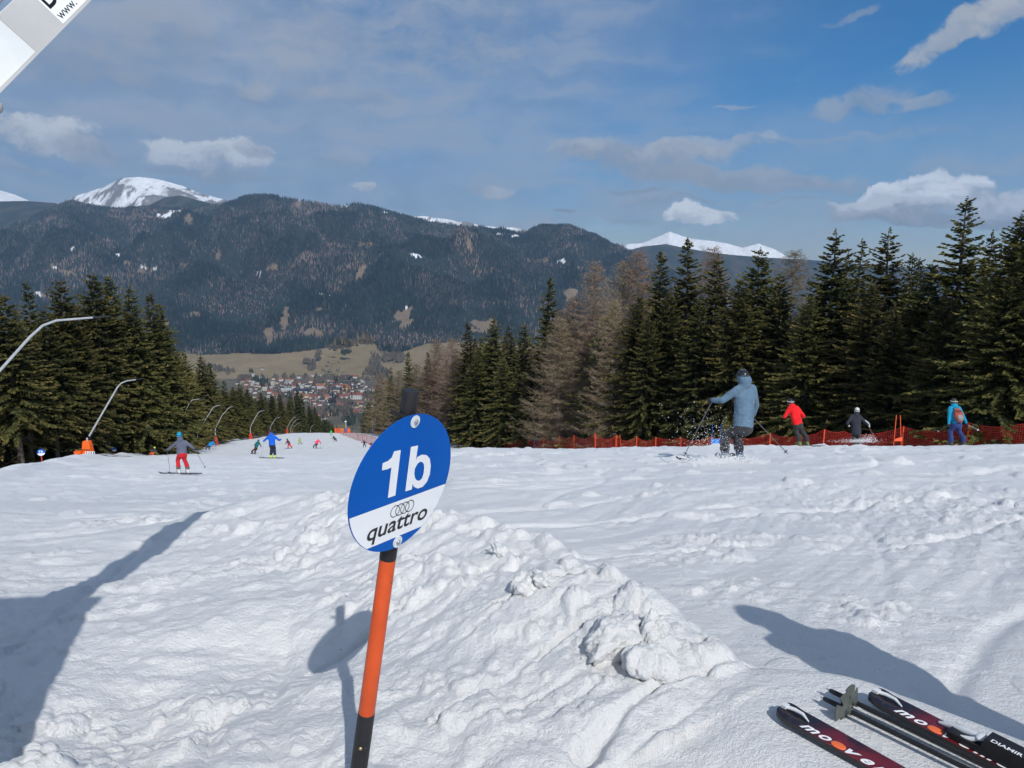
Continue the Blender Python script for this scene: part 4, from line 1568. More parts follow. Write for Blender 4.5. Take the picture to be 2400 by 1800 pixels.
def boom():
    sd = np.array(SUN_TRAVEL)
    S1, S2 = Pg(150, 1430), Pg(480, 1198)
    n = np.cross(S2 - S1, sd)

    def hit(px, py):
        v = ray(px, py)
        return v * ((n @ S1) / (n @ v))
    A, B = hit(0, 122), hit(126, 0)
    d = (B - A) / np.linalg.norm(B - A)
    sol = np.linalg.lstsq(np.stack([d, sd], 1), S2 - A, rcond=None)[0]
    depth = float(A @ np.array((0, CP, -SP)))
    w = 107.0 * depth / FPX                                  # face width towards the camera
    t_end = float(np.clip(sol[0], .6, 3.5))
    t_lo = (1.22 - A[1]) / d[1]
    view = -A / np.linalg.norm(A)
    side = np.cross(d, view)
    side /= np.linalg.norm(side)
    if side[1] * 0 + pix(*(A + side * .05))[0] > pix(*A)[0]:
        pass
    else:
        side = -side
    # side points right / down in the picture; out = toward the viewer
    out = np.cross(side, d)
    if out @ view < 0:
        out = -out
    lo = Vector(A + d * t_lo)
    base_xy = (-1.70, 1.0)
    gz = hz(*base_xy) - .1
    root = empty('boom_arm', (base_xy[0], base_xy[1], gz), 0, 'white boom arm with black lettering crossing the upper left corner', 'machine')
    inv = Matrix.Translation(-Vector((base_xy[0], base_xy[1], gz)))
    F = frame_m(A, d, -side, out)                             # x along the boom, y up-left across it, z to the viewer
    Fl = inv @ F
    mb = MB()
    L = t_end - t_lo
    mb.box(((t_end + t_lo) / 2, 0, -.04), (L, w, .08))
    arm = xf(mb, Fl).build('arm', [M_BOOM], root)
    lipb = MB().box(((t_end + t_lo) / 2, -w / 2 + .004, .003), (L, .010, .006))
    xf(lipb, Fl).build('edge_rail', M_BOOMG, arm)
    def U(px_):
        return float((hit(.718 * px_, 122 - .696 * px_) - A) @ d)
    # grey painted bay below the white sticker
    g2 = MB().box(((U(57) + U(149)) / 2, .002, .0012), (U(149) - U(57), w * .95, .0024))
    xf(g2, Fl).build('grey_bay', M_BOOMG, arm)
    st = MB().box((U(149) + .32, .003, .0016), (.64, w * .93, .0032))
    sk = xf(st, Fl).build('sticker', M_STICK, arm)
    fit_text('lettering', 'D', M_INK, sk, Fl, U(153), U(186), -w * .08, w * .40, .0036, .012)
    fit_text('lettering', 'www.', M_INK, sk, Fl, U(153), U(206), -w * .37, -w * .24, .0036, .004)
    # tip with hook frame whose shadow falls on the snow
    tp = MB().box((t_end + .04, 0, -.04), (.08, w * .6, .06))
    xf(tp, Fl).build('tip_cap', M_BOOMG, arm)
    fl = MB().box((t_end - .42, w * 1.05, -.03), (.36, w * .8, .02)).box((t_end - .42, w * .6, -.03), (.05, w * .6, .02))
    xf(fl, Fl).build('bracket_plate', M_BOOMG, arm)
    # parallel tube and strut on the far side
    tb = MB().tube([(t_lo + .2, w * .5 + .030, -.05), (t_end - .3, w * .5 + .030, -.05)], .013, 12)
    xf(tb, Fl).build('hydraulic_tube', M_TUBE, root)
    tb = MB().box(((t_lo + .4 + .4) / 2, w * .5 + .085, -.06), (1.6, .05, .05))
    xf(tb, Fl).build('upper_strut', M_BOOMG, root)
    kb = MB().ell((U(-95), -w * .5 - .13 * w, -.03), (.17 * w, .15 * w, .16 * w))
    xf(kb, Fl).build('grease_cap', mat('grey_rubber', (.42, .43, .42), .6, .1, 20), arm)
    # column that carries it, standing outside the picture
    H_ = .72 - gz
    cl = MB().box((-.14, .0, H_ / 2), (1.10, .30, H_)).box((-.14, .0, H_ + .02), (1.14, .36, .05))
    cl.build('column', [M_BOOM], root)
    pv = MB().tube([tuple(inv @ Vector(lo) + Vector((-.05, -.05, 0))), tuple(inv @ Vector(lo) + Vector((.05, .02, 0)))], .09, 16)
    pv.build('pivot', M_BOOMG, root)
    print('boom depth', depth, 'w', w, 'end', t_end)


boom()


# ------------------------------------------------------------------ touring skis and poles lying bottom right
M_SKIR = bpy.data.materials.new('ski_topsheet')
M_SKIR.use_nodes = True
_q = G(M_SKIR.node_tree)
_b = M_SKIR.node_tree.nodes['Principled BSDF']
_t = _q.n('ShaderNodeTexCoord')
_n = _q.noise(_t.outputs['Object'], 9, 5, .6, .8)
_x = _q.n('ShaderNodeSeparateXYZ')
_q.link(_t.outputs['Object'], _x.inputs[0])
_tip = _q.ss(_x.outputs[0], .02, .26)
_c = _q.mix(_q.m('MULTIPLY', _q.ss(_n, .38, .62), _tip), (.012, .009, .014), (.15, .010, .014))
_f = _q.ss(_q.noise(_t.outputs['Object'], 190, 3, .7), .66, .70)
_fm = _q.m('MULTIPLY', _f, _q.ss(_q.noise(_t.outputs['Object'], 7, 3, .6), .42, .62))
_q.link(_q.mix(_fm, _c, (.82, .83, .85)), _b.inputs['Base Color'])
_b.inputs['Roughness'].default_value = .28
_b.inputs['Coat Weight'].default_value = .35
M_EDGE = mat('ski_sidewall', (.03, .03, .03), .4)
M_SKIW = mat('ski_lettering', (.80, .81, .82), .35, .05, 10)
M_SKIO = mat('ski_orange', (.80, .16, .05), .35, .05, 10)
M_CLIP = mat('clip_grey', (.62, .64, .66), .4, .08, 20)
M_BIND = mat('binding_black', (.016, .016, .017), .45, .2, 20)
M_PLASTIC = mat('smoke_plastic', (.09, .10, .09), .35, .15, 30)


def ski_outline(L, wt, ww, wl, n=40, blunt=False):
    xs = np.linspace(0, 1, n)
    wd = np.interp(xs, [0, .02, .05, .11, .5, .92, .975, 1.0], [.02, wt * .55, wt * .86, wt, ww, wl, wl * .85, wl * .6])
    wd[1] = wt * .5
    if blunt:
        xs = np.concatenate([[0, .002, .006, .012, .02, .03], np.linspace(.045, 1, n - 6)])
        wd = np.interp(xs, [0, .002, .006, .012, .02, .03, .11, .5, .92, 1.0], [wl * .55, wl * .70, wl * .84, wl * .94, wl * .985, wl, wl * .98, ww, wt, wt * .3])
        return xs * L, wd / 2, .010 * np.clip((.03 - xs) / .03, 0, 1) + .004 * np.sin(np.pi * xs)
    zc = np.where(xs < .11, ((.11 - xs) / .11) ** 2 * .055, 0) + .006 * np.sin(np.pi * np.clip((xs - .11) / .85, 0, 1))
    return xs * L, wd / 2, zc


def ski_mesh(L, wt, ww, wl, mats, th=.012, blunt=False):
    xs, hw, zc = ski_outline(L, wt, ww, wl, 40, blunt)
    b = MB()
    n = len(xs)
    vs = []
    for x, w, z in zip(xs, hw, zc):
        vs += [(x, -w, z), (x, w, z), (x, w * .93, z + th), (x, -w * .93, z + th)]
    f_top, f_sd = [], []
    for i in range(n - 1):
        o, p = 4 * i, 4 * (i + 1)
        f_top.append((o + 3, p + 3, p + 2, o + 2))
        f_sd += [(o, o + 1, p + 1, p), (o + 1, o + 2, p + 2, p + 1), (o, p, p + 3, o + 3)]
    b.add(vs, f_top, 0, True)
    b.add(vs, f_sd + [(0, 3, 2, 1), (4 * n - 4, 4 * n - 3, 4 * n - 2, 4 * n - 1)], 1)
    return b, (xs, hw, zc)


def on_plane(px, py):
    v = ray(px, py)
    return v * (SKI_Z / v[2])


def touring_ski(tip_px, dir_v, label, bind_at, tilt=0.0):
    tip = on_plane(*tip_px)
    d = Vector((dir_v[0], dir_v[1], 0)).normalized()
    L = 1.68
    # lie on the snow
    s_ = np.linspace(.25, 1.5, 14)
    zs = height(tip[0] + d.x * s_, tip[1] + d.y * s_)
    co = np.polyfit(s_, zs, 1)
    z0 = float(np.max(zs - co[0] * s_)) - .018
    d3 = Vector((d.x, d.y, co[0])).normalized()
    lat = Vector((0, 0, 1)).cross(d3).normalized()
    up = d3.cross(lat)
    root = empty('ski', (tip[0], tip[1], z0), 0, label, 'ski')
    root.rotation_mode = 'QUATERNION'
    root.rotation_quaternion = Matrix((d3, lat, up)).transposed().to_quaternion()
    b, (xs, hw, zc) = ski_mesh(L, .118, .090, .107, None, .014, True)
    body = b.build('blade', [M_SKIR, M_EDGE], root)

    def ztop(x):
        return float(np.interp(x, xs, zc)) + .0146
    # the letters follow the top sheet, tip to tail; a fruit-shaped orange blob stands between
    I = Matrix.Identity(4)
    for t_, u0, u1 in (('m', .098, .160), ('o', .166, .204), ('v', .262, .306), ('e', .312, .350), ('m', .356, .418), ('e', .424, .462), ('n', .468, .512), ('t', .518, .542)):
        o = fit_text('letter', t_, M_SKIW, body, I, u0, u1, -.043, -.013, ztop((u0 + u1) / 2) + .0006, .028, .45)
    ob = MB().ell((.232, -.027, ztop(.23)), (.026, .018, .003))
    ob.build('orange_spot', M_SKIO, body)
    # skin hook at the tip
    hk = MB()
    hk.tube([(.020, .004, ztop(.02) + .006), (.045, .012, ztop(.045) + .011), (.075, .014, ztop(.075) + .010), (.105, .002, ztop(.105) + .003)], [.0075, .0070, .0060, .0025], 8)
    hk.box((.012, .002, ztop(.01) + .006), (.020, .026, .010), None, 0)
    hk.build('skin_clip', M_CLIP, body)
    # frame binding
    bx = bind_at
    bd = empty('binding', (0, 0, 0))
    bd.parent = root
    zt = ztop(bx)
    MB().box((bx + .01, 0, zt + .012), (.10, .07, .022)).box((bx + .13, 0, zt + .030), (.15, .072, .055), None, 0, .82).box((bx + .35, 0, zt + .016), (.36, .045, .02)).box((bx + .62, 0, zt + .035), (.13, .07, .06), None, 0, .8).build('binding_base', M_BIND, bd)
    lv = MB()
    lv.tube([(bx - .085, .012, zt + .008), (bx - .05, .016, zt + .016), (bx + .0, .012, zt + .026), (bx + .045, .002, zt + .036)], [.004, .012, .014, .009], 10)
    lv.tube([(bx - .02, -.022, zt + .012), (bx + .03, -.020, zt + .028), (bx + .06, -.004, zt + .040)], [.005, .008, .006], 8)
    lv.ell((bx + .050, .0, zt + .040), (.016, .026, .007))
    lv.build('toe_lever', M_CLIP, bd)
    for sg in (-1, 1):
        MB().tube([(bx + .215, .045 * sg, zt + .02), (bx + .225, .052 * sg, zt + .06)], [.012, .008], 8).build('toe_wing', M_SKIW, bd)
    fit_text('lettering', 'DIAMIR', M_SKIW, bd, I, bx + .085, bx + .175, -.030, -.012, zt + .0582, .02)
    return root


_d1 = on_plane(2060, 1792) - on_plane(1845, 1672)
_d2 = on_plane(2380, 1800) - on_plane(2050, 1650)
_dm = _d1[:2] / np.linalg.norm(_d1[:2]) + _d2[:2] / np.linalg.norm(_d2[:2])
touring_ski((1830, 1676), _dm, 'dark red touring ski lying nearer, beside the snow bank', .50)
touring_ski((2042, 1652), _dm, 'dark red touring ski lying beyond the poles, binding in view', .31)


def lying_pole(tip_px, dv, label, lift):
    tip = on_plane(*tip_px)
    d = Vector((dv[0], dv[1], 0)).normalized()
    s_ = np.linspace(0, 1.2, 12)
    zs = height(tip[0] + d.x * s_, tip[1] + d.y * s_)
    co = np.polyfit(s_, zs, 1)
    z0 = float(np.max(zs - co[0] * s_)) + lift
    d3 = Vector((d.x, d.y, co[0] - .005)).normalized()
    lat = Vector((0, 0, 1)).cross(d3).normalized()
    root = empty('ski_pole', (tip[0], tip[1], z0), 0, label, 'ski pole')
    root.rotation_mode = 'QUATERNION'
    root.rotation_quaternion = Matrix((d3, lat, d3.cross(lat))).transposed().to_quaternion()
    MB().tube([(-.0, 0, 0), (.012, 0, 0)], [.0025, .0042], 8).build('steel_tip', M_STEEL, root)
    MB().tube([(.012, 0, 0), (.02, 0, 0), (.085, 0, 0), (.09, 0, 0)], [.006, .0085, .0105, .0095], 12).build('ferrule', M_BIND, root)
    MB().tube([(.09, 0, 0), (1.16, 0, 0)], .0088, 12).build('shaft', M_BIND, root)
    MB().tube([(1.16, 0, 0), (1.18, 0, 0), (1.27, 0, 0), (1.29, 0, 0)], [.012, .016, .017, .013], 12).build('grip', M_BIND, root)
    # basket: disc with four notches, standing across the shaft
    out = []
    n = 96
    for i in range(n):
        a = 2 * math.pi * i / n
        r = .056
        f = (a / (math.pi / 2)) % 1
        if abs(f - .5) < .10:
            r = .028
        out.append((r * math.cos(a), r * math.sin(a)))
    bk = MB()
    vs = []
    for z in (0, .004):
        vs += [(z + .100 - .25 * math.hypot(x, y), x, y) for x, y in out]
    c0 = len(vs)
    vs += [(.100, 0, 0), (.104, 0, 0)]
    bk.add(vs, [(i, (i + 1) % n, c0) for i in range(n)] + [(n + (i + 1) % n, n + i, c0 + 1) for i in range(n)] + [((i + 1) % n, i, n + i, n + (i + 1) % n) for i in range(n)])
    bk.tube([(.088, 0, 0), (.118, 0, 0)], .0135, 12)
    bk.build('basket', M_PLASTIC, root)


_dp = on_plane(2238, 1778) - on_plane(1936, 1633)
lying_pole((1936, 1632), _dp[:2], 'black ski pole lying between the skis, farther of the two', .035)
lying_pole((1922, 1650), _dp[:2], 'black ski pole lying between the skis, nearer of the two', .032)

# ------------------------------------------------------------------ blocks of broken-off snow on the bank
def snow_block(px, py, r, seed, label, sq=(1, 1, .7)):
    p = Pg(px, py)
    rng = np.random.default_rng(seed)
    bm = bmesh.new()
    bmesh.ops.create_icosphere(bm, subdivisions=5, radius=1.0)
    co = np.array([v.co[:] for v in bm.verts])
    cell = _norm(rng.normal(size=(16, 3)))
    sup = .35 / np.maximum(.35, np.max(co @ cell.T, 1)) * .9 + .62    # broken lump
    nn = fbm(co[:, 0] * 1.7 + seed, co[:, 1] * 1.7 + co[:, 2], 4, seed) * .34 + fbm(co[:, 0] * 6 + co[:, 2] * 3, co[:, 1] * 6 + co[:, 2] * 5, 4, seed + 3, .55) * .05
    co = co * (np.minimum(sup, 1.25) * (1 + nn))[:, None] * np.array(sq) * r
    for v, c in zip(bm.verts, co):
        v.co = c
    me = bpy.data.meshes.new('snow_block')
    bm.to_mesh(me)
    bm.free()
    me.materials.append(M_SNOW)
    me.polygons.foreach_set('use_smooth', np.ones(len(me.polygons), bool))
    o = link('snow_block', me, None, (p[0], p[1], p[2] + r * sq[2] * .12), (rng.uniform(-.2, .2), rng.uniform(-.2, .2), rng.uniform(0, 6)))
    tag(o, label, 'snow block', 'blocks of snow on the bank')


snow_block(1440, 1500, .135, 3, 'largest block of broken snow sitting on the bank crest', (1.25, .8, .62))
snow_block(1530, 1490, .07, 5, 'small tall snow lump right of the largest block', (.7, .8, 1.0))
snow_block(1520, 1560, .10, 8, 'rounded snow lump below the largest block on the bank', (1, .8, .7))
snow_block(1225, 1378, .075, 9, 'snow lump high on the bank, left of the largest block', (1.1, .8, .8))
snow_block(1275, 1362, .06, 12, 'snow lump on the bank crest beside a dark crack', (1.1, .8, .6))
snow_block(1170, 1290, .05, 14, 'small snow clod on the crest right beside the sign', (1.3, .8, .6))

# ------------------------------------------------------------------ snow lances along the edge of the wood
M_LANCE = mat('lance_aluminium', (.50, .52, .53), .4, .1, 4, metal=.35)
M_PAD = mat('orange_padding', (.80, .13, .015), .6, .08, 2, .004, 9)
M_PADR = mat('red_padding', (.55, .05, .025), .6, .08, 2)
M_DARK = mat('black_metal', (.03, .03, .032), .5, .1, 6)
M_WHITEP = mat('white_vinyl', (.78, .79, .80), .4, .04, 5)


def gnd(x, y):
    return float(ground(np.array([x]), np.array([y]))[0])


def lance(base_px, path, d, r, label, pad=None, pad_h=1.25):
    if base_px[0] > 300:
        d, pad_h = d * .90, pad_h * .9
    b = P(base_px[0], base_px[1], d)
    gz = hz(b[0], b[1]) - .1
    root = empty('snow_lance', (b[0], b[1], gz), 0, label, 'snow lance', 'snow lances beside the wood')
    inv = Matrix.Translation(-Vector((b[0], b[1], gz)))
    pts = [inv @ Vector(P(px, py, d)) for px, py in path]
    n = len(pts)
    MB().tube(pts[:-1] + [pts[-2].lerp(pts[-1], .55)], [r * (1.15 - .55 * i / n) for i in range(n)], 10).build('lance_tube', M_LANCE, root)
    MB().tube([pts[-2].lerp(pts[-1], .55), pts[-1]], [r * .62, r * .45], 8).build('nozzle_head', M_DARK, root)
    f = pts[0]
    # hinged foot with gas strut
    MB().tube([Vector((0, .0, 0)), Vector((f.x * .6, 0, f.z * .95))], [.09, .07], 8).build('foot_post', M_LANCE, root)
    if n > 2:
        a = f.lerp(pts[1], .30)
        MB().tube([Vector((f.x + .10, 0, f.z * .9)), a + Vector((.16, 0, -.02))], .022, 6).build('lifting_strut', M_DARK, root)
    if pad is not None:
        w = .42
        m = MB().box((f.x * .35, 0, pad_h / 2), (w * 1.9, w * 1.7, pad_h), None, 0, .62)
        o = m.build('pad', pad, root)
        bv = o.modifiers.new('bevel', 'BEVEL')
        bv.width = .06
        bv.segments = 2
        MB().tube([(f.x * .35 - w * .85, -w * .9, pad_h * .55), (f.x * .35, -w * .87, pad_h * .55), (f.x * .35 + w * .85, -w * .9, pad_h * .55)], .02, 5).build('strap', M_DARK, root)
    return root


lance((-205, 1085), [(-150, 1020), (0, 868), (70, 790), (100, 763), (132, 751), (170, 748), (258, 741)], 31, .055, 'nearest snow lance, its bent tube entering at the left edge')
l2 = lance((205, 1062), [(209, 1022), (240, 968), (275, 908), (284, 898), (296, 893), (337, 887)], 58, .060, 'snow lance with bright orange padded foot and striped banner', M_PAD, 1.35)
# box and banner at its foot
bo = P(184, 1061, 57.5)
eb = empty('equipment_box', (bo[0], bo[1], hz(bo[0], bo[1]) - .05), .1, 'small orange box standing beside the padded snow lance foot', 'box')
_o = MB().box((0, 0, .27), (.46, .42, .54)).build('case', M_PAD, eb)
MB().box((0, 0, .57), (.50, .46, .06)).build('lid', M_PAD, eb)
MB().box((.12, -.216, .42), (.10, .02, .05)).build('latch', M_DARK, eb)
bo = P(211, 1061, 56.9)
eb = empty('striped_banner', (bo[0], bo[1], hz(bo[0], bo[1]) - .03), .08, 'small black and white striped banner against the orange padding', 'banner')
MB().box((0, 0, .17), (.66, .05, .34)).build('board', M_WHITEP, eb)
for k in range(4):
    x0 = -.30 + k * .165
    MB().add([(x0, -.029, .02), (x0 + .07, -.029, .02), (x0 + .12, -.029, .32), (x0 + .05, -.029, .32)], [(0, 1, 2, 3)]).build('stripe', M_INK, eb)

lance((424, 1012), [(428, 985), (436, 960), (444, 944), (450, 938), (482, 932)], 106, .055, 'snow lance rising out of the spruces, foot hidden')
lance((462, 1032), [(465, 1010), (482, 983), (498, 957), (503, 953), (508, 951), (523, 949)], 124, .060, 'snow lance with an orange foot above the skier in bright blue', M_PAD, 1.9)
lance((503, 1016), [(507, 1000), (520, 974), (535, 957), (540, 954), (552, 952)], 142, .055, 'snow lance with a dark red foot standing in the spruces', M_PADR, 1.6)
lance((586, 1008), [(588, 998), (596, 983), (604, 969), (609, 964), (613, 963), (626, 961)], 190, .060, 'snow lance with a red foot on the brow, fifth down the slope', M_PADR, 1.6)
lance((632, 1006), [(635, 998), (641, 988), (646, 981), (650, 979), (660, 977)], 245, .055, 'snow lance above the head of the blue-jacketed skier', M_PADR, 1.8)
lance((672, 1008), [(674, 1000), (681, 988), (687, 980), (691, 978), (698, 977)], 275, .055, 'leftmost of three snow lances close together on the brow', M_PADR, 1.8)
lance((681, 1008), [(683, 1000), (688, 991), (694, 984), (697, 983), (705, 982)], 290, .05, 'middle of three snow lances close together on the brow')
lance((685, 1010), [(688, 1002), (693, 996), (699, 992), (708, 990)], 310, .05, 'rightmost and lowest of three snow lances on the brow')
lance((727, 1010), [(729, 1003), (733, 997), (739, 994)], 345, .05, 'last tiny snow lance with an orange foot on the brow', M_PAD, 2.4)


# ------------------------------------------------------------------ small piste markers by the wood
def marker(cx, cy, base_y, d, rr, label, txt=None):
    b = P(cx, base_y, d)
    c = P(cx, cy, d)
    gz = hz(b[0], b[1])
    h = c[2] - b[2] + max(0, b[2] - gz) * 0 + .0
    root = empty('piste_marker', (b[0], b[1], gz - .1), math.atan2(-b[0], b[1]), label, 'sign', 'small round piste markers')
    MB().tube([(0, .03, 0), (0, .03, h + .1)], .035, 8).build('pole', mat('marker_red', (.50, .05, .03), .5), root)
    z = h + .1
    MB().tube([(0, 0, z), (0, -.012, z)], rr, 28, smooth=False).build('disc', M_BLUE, root)
    vs = [(rr * .97 * math.cos(a), -.015, z + rr * .97 * math.sin(a)) for a in np.linspace(-.25, -math.pi + .25, 14)]
    MB().add(vs, [tuple(range(len(vs)))]).build('white_band', M_WHITEP, root)
    if txt:
        fit_text('numeral', txt, M_WHITEP, root, frame_m((0, 0, z), (1, 0, 0), (0, 0, 1)), -rr * .5, rr * .5, -rr * .05, rr * .6, .0165, .03)


marker(97, 1043, 1068, 47, .215, 'small round blue piste marker on a red pole, nearest the left edge', '1b')
marker(267, 1031, 1048, 72, .215, 'small round blue piste marker just right of the orange lance foot')
marker(375, 1021, 1039, 98, .215, 'small round piste marker at the wood edge above the helmet')

# ------------------------------------------------------------------ safety nets
M_POST = mat('post_orange', (.80, .10, .03), .45, .1, 4)
M_NET = mat('net_red', (.70, .045, .030), .6, .2, 3)
M_NETP = mat('net_pink', (.62, .11, .09), .6, .2, 3)


def net_fence(posts, label, mnet, mpost, cell, wst, sag=.22, low=.04, minh=.8, pr=.05):
    """posts: (px, top_py, depth)"""
    tops = [Vector(P(*p)) for p in posts]
    p0 = tops[0]
    z0 = hz(p0.x, p0.y)
    root = empty('safety_net', (p0.x, p0.y, z0), 0, label, 'fence')
    inv = Matrix.Translation(-Vector((p0.x, p0.y, z0)))
    feet = []
    pm = {}
    for i, t in enumerate(tops):
        gz = hz(t.x, t.y)
        h = max(t.z - gz, minh)
        feet.append((t.x, t.y, gz, h))
        lean = Vector((random.uniform(-.05, .05), random.uniform(-.04, .04), 0))
        MB().tube([inv @ Vector((t.x, t.y, gz - .15)), inv @ (Vector((t.x, t.y, gz + h)) + lean * h)], [pr, pr * .9], 8).build('post', mpost, root)
    for (x0, y0, g0, h0), (x1, y1, g1, h1) in zip(feet[:-1], feet[1:]):
        L = math.hypot(x1 - x0, y1 - y0)
        nx = max(6, int(L / cell))
        s = np.linspace(0, 1, nx + 1)
        xs, ys = x0 + (x1 - x0) * s, y0 + (y1 - y0) * s
        gs = height(xs, ys)
        top = (h0 * (1 - s) + h1 * s) * (1 - sag * 4 * s * (1 - s) * random.uniform(.6, 1.25)) - .04
        nz = max(5, int(max(h0, h1) / cell))
        bel = .12 * np.sin(np.pi * s) * random.uniform(-1, 1)
        nvx, nvy = -(y1 - y0) / L, (x1 - x0) / L
        xs, ys = xs + nvx * bel, ys + nvy * bel
        vs, fs = [], []
        ux, uy = (x1 - x0) / L * wst / 2, (y1 - y0) / L * wst / 2
        for i in range(nx + 1):
            k = len(vs)
            for zz in (gs[i] + low, gs[i] + top[i]):
                vs += [(xs[i] - ux, ys[i] - uy, zz), (xs[i] + ux, ys[i] + uy, zz)]
            fs.append((k, k + 1, k + 3, k + 2))
        for j in range(nz + 1):
            f = j / nz
            k0 = len(vs)
            w = wst * (1.0 if 0 < j < nz else 1.7)
            for i in range(nx + 1):
                zz = gs[i] + low + (top[i] - low) * f + random.uniform(-.006, .006)
                vs += [(xs[i], ys[i] - .003, zz - w / 2), (xs[i], ys[i] - .003, zz + w / 2)]
            for i in range(nx):
                a = k0 + 2 * i
                fs.append((a, a + 2, a + 3, a + 1))
        vs = [inv @ Vector(v) for v in vs]
        MB().add(vs, fs).build('net', mnet, root)
    return root


_px = [1040, 1055, 1072, 1091, 1113, 1131, 1156, 1183, 1211, 1240, 1274, 1312, 1346, 1397, 1446, 1493, 1537, 1595, 1666, 1806, 1931, 2120, 2270, 2460]
_py = [1038, 1037, 1037, 1038, 1036, 1036, 1035, 1031, 1032, 1030, 1025, 1022, 1020, 1016, 1020, 1023, 1024, 1024, 1023, 1016, 1006, 999, 990, 984]
_dd = np.interp(_px, [1040, 1100, 1398, 1600, 1931, 2270, 2460], [142, 126, 79, 69, 56, 47, 43])
net_fence(list(zip(_px, _py, _dd)), 'long red safety net on orange posts along the wood edge', M_NET, M_POST, .13, .019)
_f2 = [(788, 1004, 262), (796, 1006, 240), (804, 1009, 222), (812, 1012, 205), (820, 1015, 190), (829, 1018, 176), (839, 1022, 163), (849, 1026, 151), (860, 1029, 140), (872, 1033, 130), (885, 1037, 121)]
net_fence(_f2, 'pink-red net with close-set posts running down beside the race course', M_NETP, mat('post_pink', (.80, .22, .20), .5), .16, .045, .05, .05, 1.5)


# ------------------------------------------------------------------ race gates, pads and masts
def gate(poles, d, m, panel, label, pm=None):
    b = P(poles[0][0], poles[0][3], d)
    gz = hz(b[0], b[1])
    root = empty('race_gate', (b[0], b[1], gz), 0, label, 'race gate', 'race gates by the net')
    inv = Matrix.Translation(-Vector((b[0], b[1], gz)))
    for (x0, y0, x1, y1) in poles:
        t = Vector(P(x0, y0, d))
        f = Vector(P(x1, y1, d))
        f.z = hz(f.x, f.y) - .1
        MB().tube([inv @ f, inv @ t], .022, 8).build('pole', m, root)
    if panel:
        q = [inv @ Vector(P(x, y, d)) for x, y in panel]
        b_ = MB()
        b_.add(q + [v + Vector((0, .03, 0)) for v in q], [(0, 1, 2, 3), (7, 6, 5, 4), (0, 4, 5, 1), (1, 5, 6, 2), (2, 6, 7, 3), (3, 7, 4, 0)])
        b_.build('panel', pm or m, root)


M_GBLUE = mat('gate_blue', (.02, .12, .42), .5)
gate([(1670, 993, 1668, 1046), (1690, 994, 1686, 1046)], 60, M_GBLUE, [(1667, 1044), (1686, 1044), (1686, 1029), (1667, 1029)], 'pair of blue race poles with a blue panel beside the grey-jacketed skier', mat('gate_panel_blue', (.03, .20, .60), .5))
gate([(2101, 973, 2095, 1034), (2110, 973, 2115, 1034)], 44, M_POST, [(2095, 1034), (2115, 1034), (2115, 1024), (2098, 1029)], 'pair of tall orange race poles standing left of the backpack skier')
gate([(1444, 1019, 1441, 1047), (1453, 1019, 1457, 1047)], 76, M_POST, None, 'pair of orange race poles leaning outward at the net')
gate([(1253, 1027, 1250, 1048), (1264, 1025, 1262, 1048)], 98, M_GBLUE, None, 'pair of thin blue race poles at the far part of the net')


def pad_wall(x0, x1, y0, y1, d, label):
    a = Vector(P(x0, y1, d))
    b = Vector(P(x1, y1, d))
    gz = min(hz(a.x, a.y), hz(b.x, b.y)) - .2
    root = empty('crash_pad_row', (a.x, a.y, gz), 0, label, 'padding', 'orange crash pads')
    n = 5
    ztop = P(x0, y0, d)[2] - gz
    for k in range(n):
        w = (b.x - a.x) / n
        o = MB().box((w * (k + .5), .1 * (k % 2), ztop * (.5 - .01 * k)), (w * .97, .6, ztop * (1 - .02 * (k % 3)))).build('mat', M_PAD if k % 4 != 2 else mat('mat_amber', (.75, .25, .03), .6), root)


pad_wall(785, 821, 1003.5, 1012, 262, 'row of orange crash pads at the top of the race course')
pad_wall(880, 902, 1011, 1018, 236, 'row of orange crash pads half hidden behind the sign')


def mast(px, y0, y1, d, label):
    a = Vector(P(px, y1, d))
    gz = hz(a.x, a.y) - .2
    h = P(px, y0, d)[2] - gz
    root = empty('timing_mast', (a.x, a.y, gz), 0, label, 'mast', 'grey masts on the race course')
    MB().tube([(0, 0, 0), (0, 0, h)], .13, 8).build('post', M_LANCE, root)
    MB().box((0, 0, h * .93), (.6, .3, .3)).build('head', M_WHITEP, root)
    MB().box((0, -.05, h * .25), (.75, .7, h * .3)).build('foot_pad', M_GBLUE, root)


mast(811, 985, 1008, 258, 'pale grey mast above the orange crash pads')
mast(874, 984, 1016, 234, 'pale grey mast with a blue foot pad beside the sign')

# ------------------------------------------------------------------ people
SKIN = mat('skin', (.50, .30, .22), .5, .06, 12)
_MC = {}


def cloth(c, rough=.75, sheen=.1):
    k = tuple(c) + (rough,)
    if k not in _MC:
        _MC[k] = mat('cloth_%d' % len(_MC), c, rough, .16, 4, .045, 7, spec=.15, sheen=sheen)
    return _MC[k]


def hard(c, rough=.3):
    k = tuple(c) + ('h', rough)
    if k not in _MC:
        _MC[k] = mat('shell_%d' % len(_MC), c, rough, .05, 6)
    return _MC[k]


def V3(*a):
    return Vector(a)


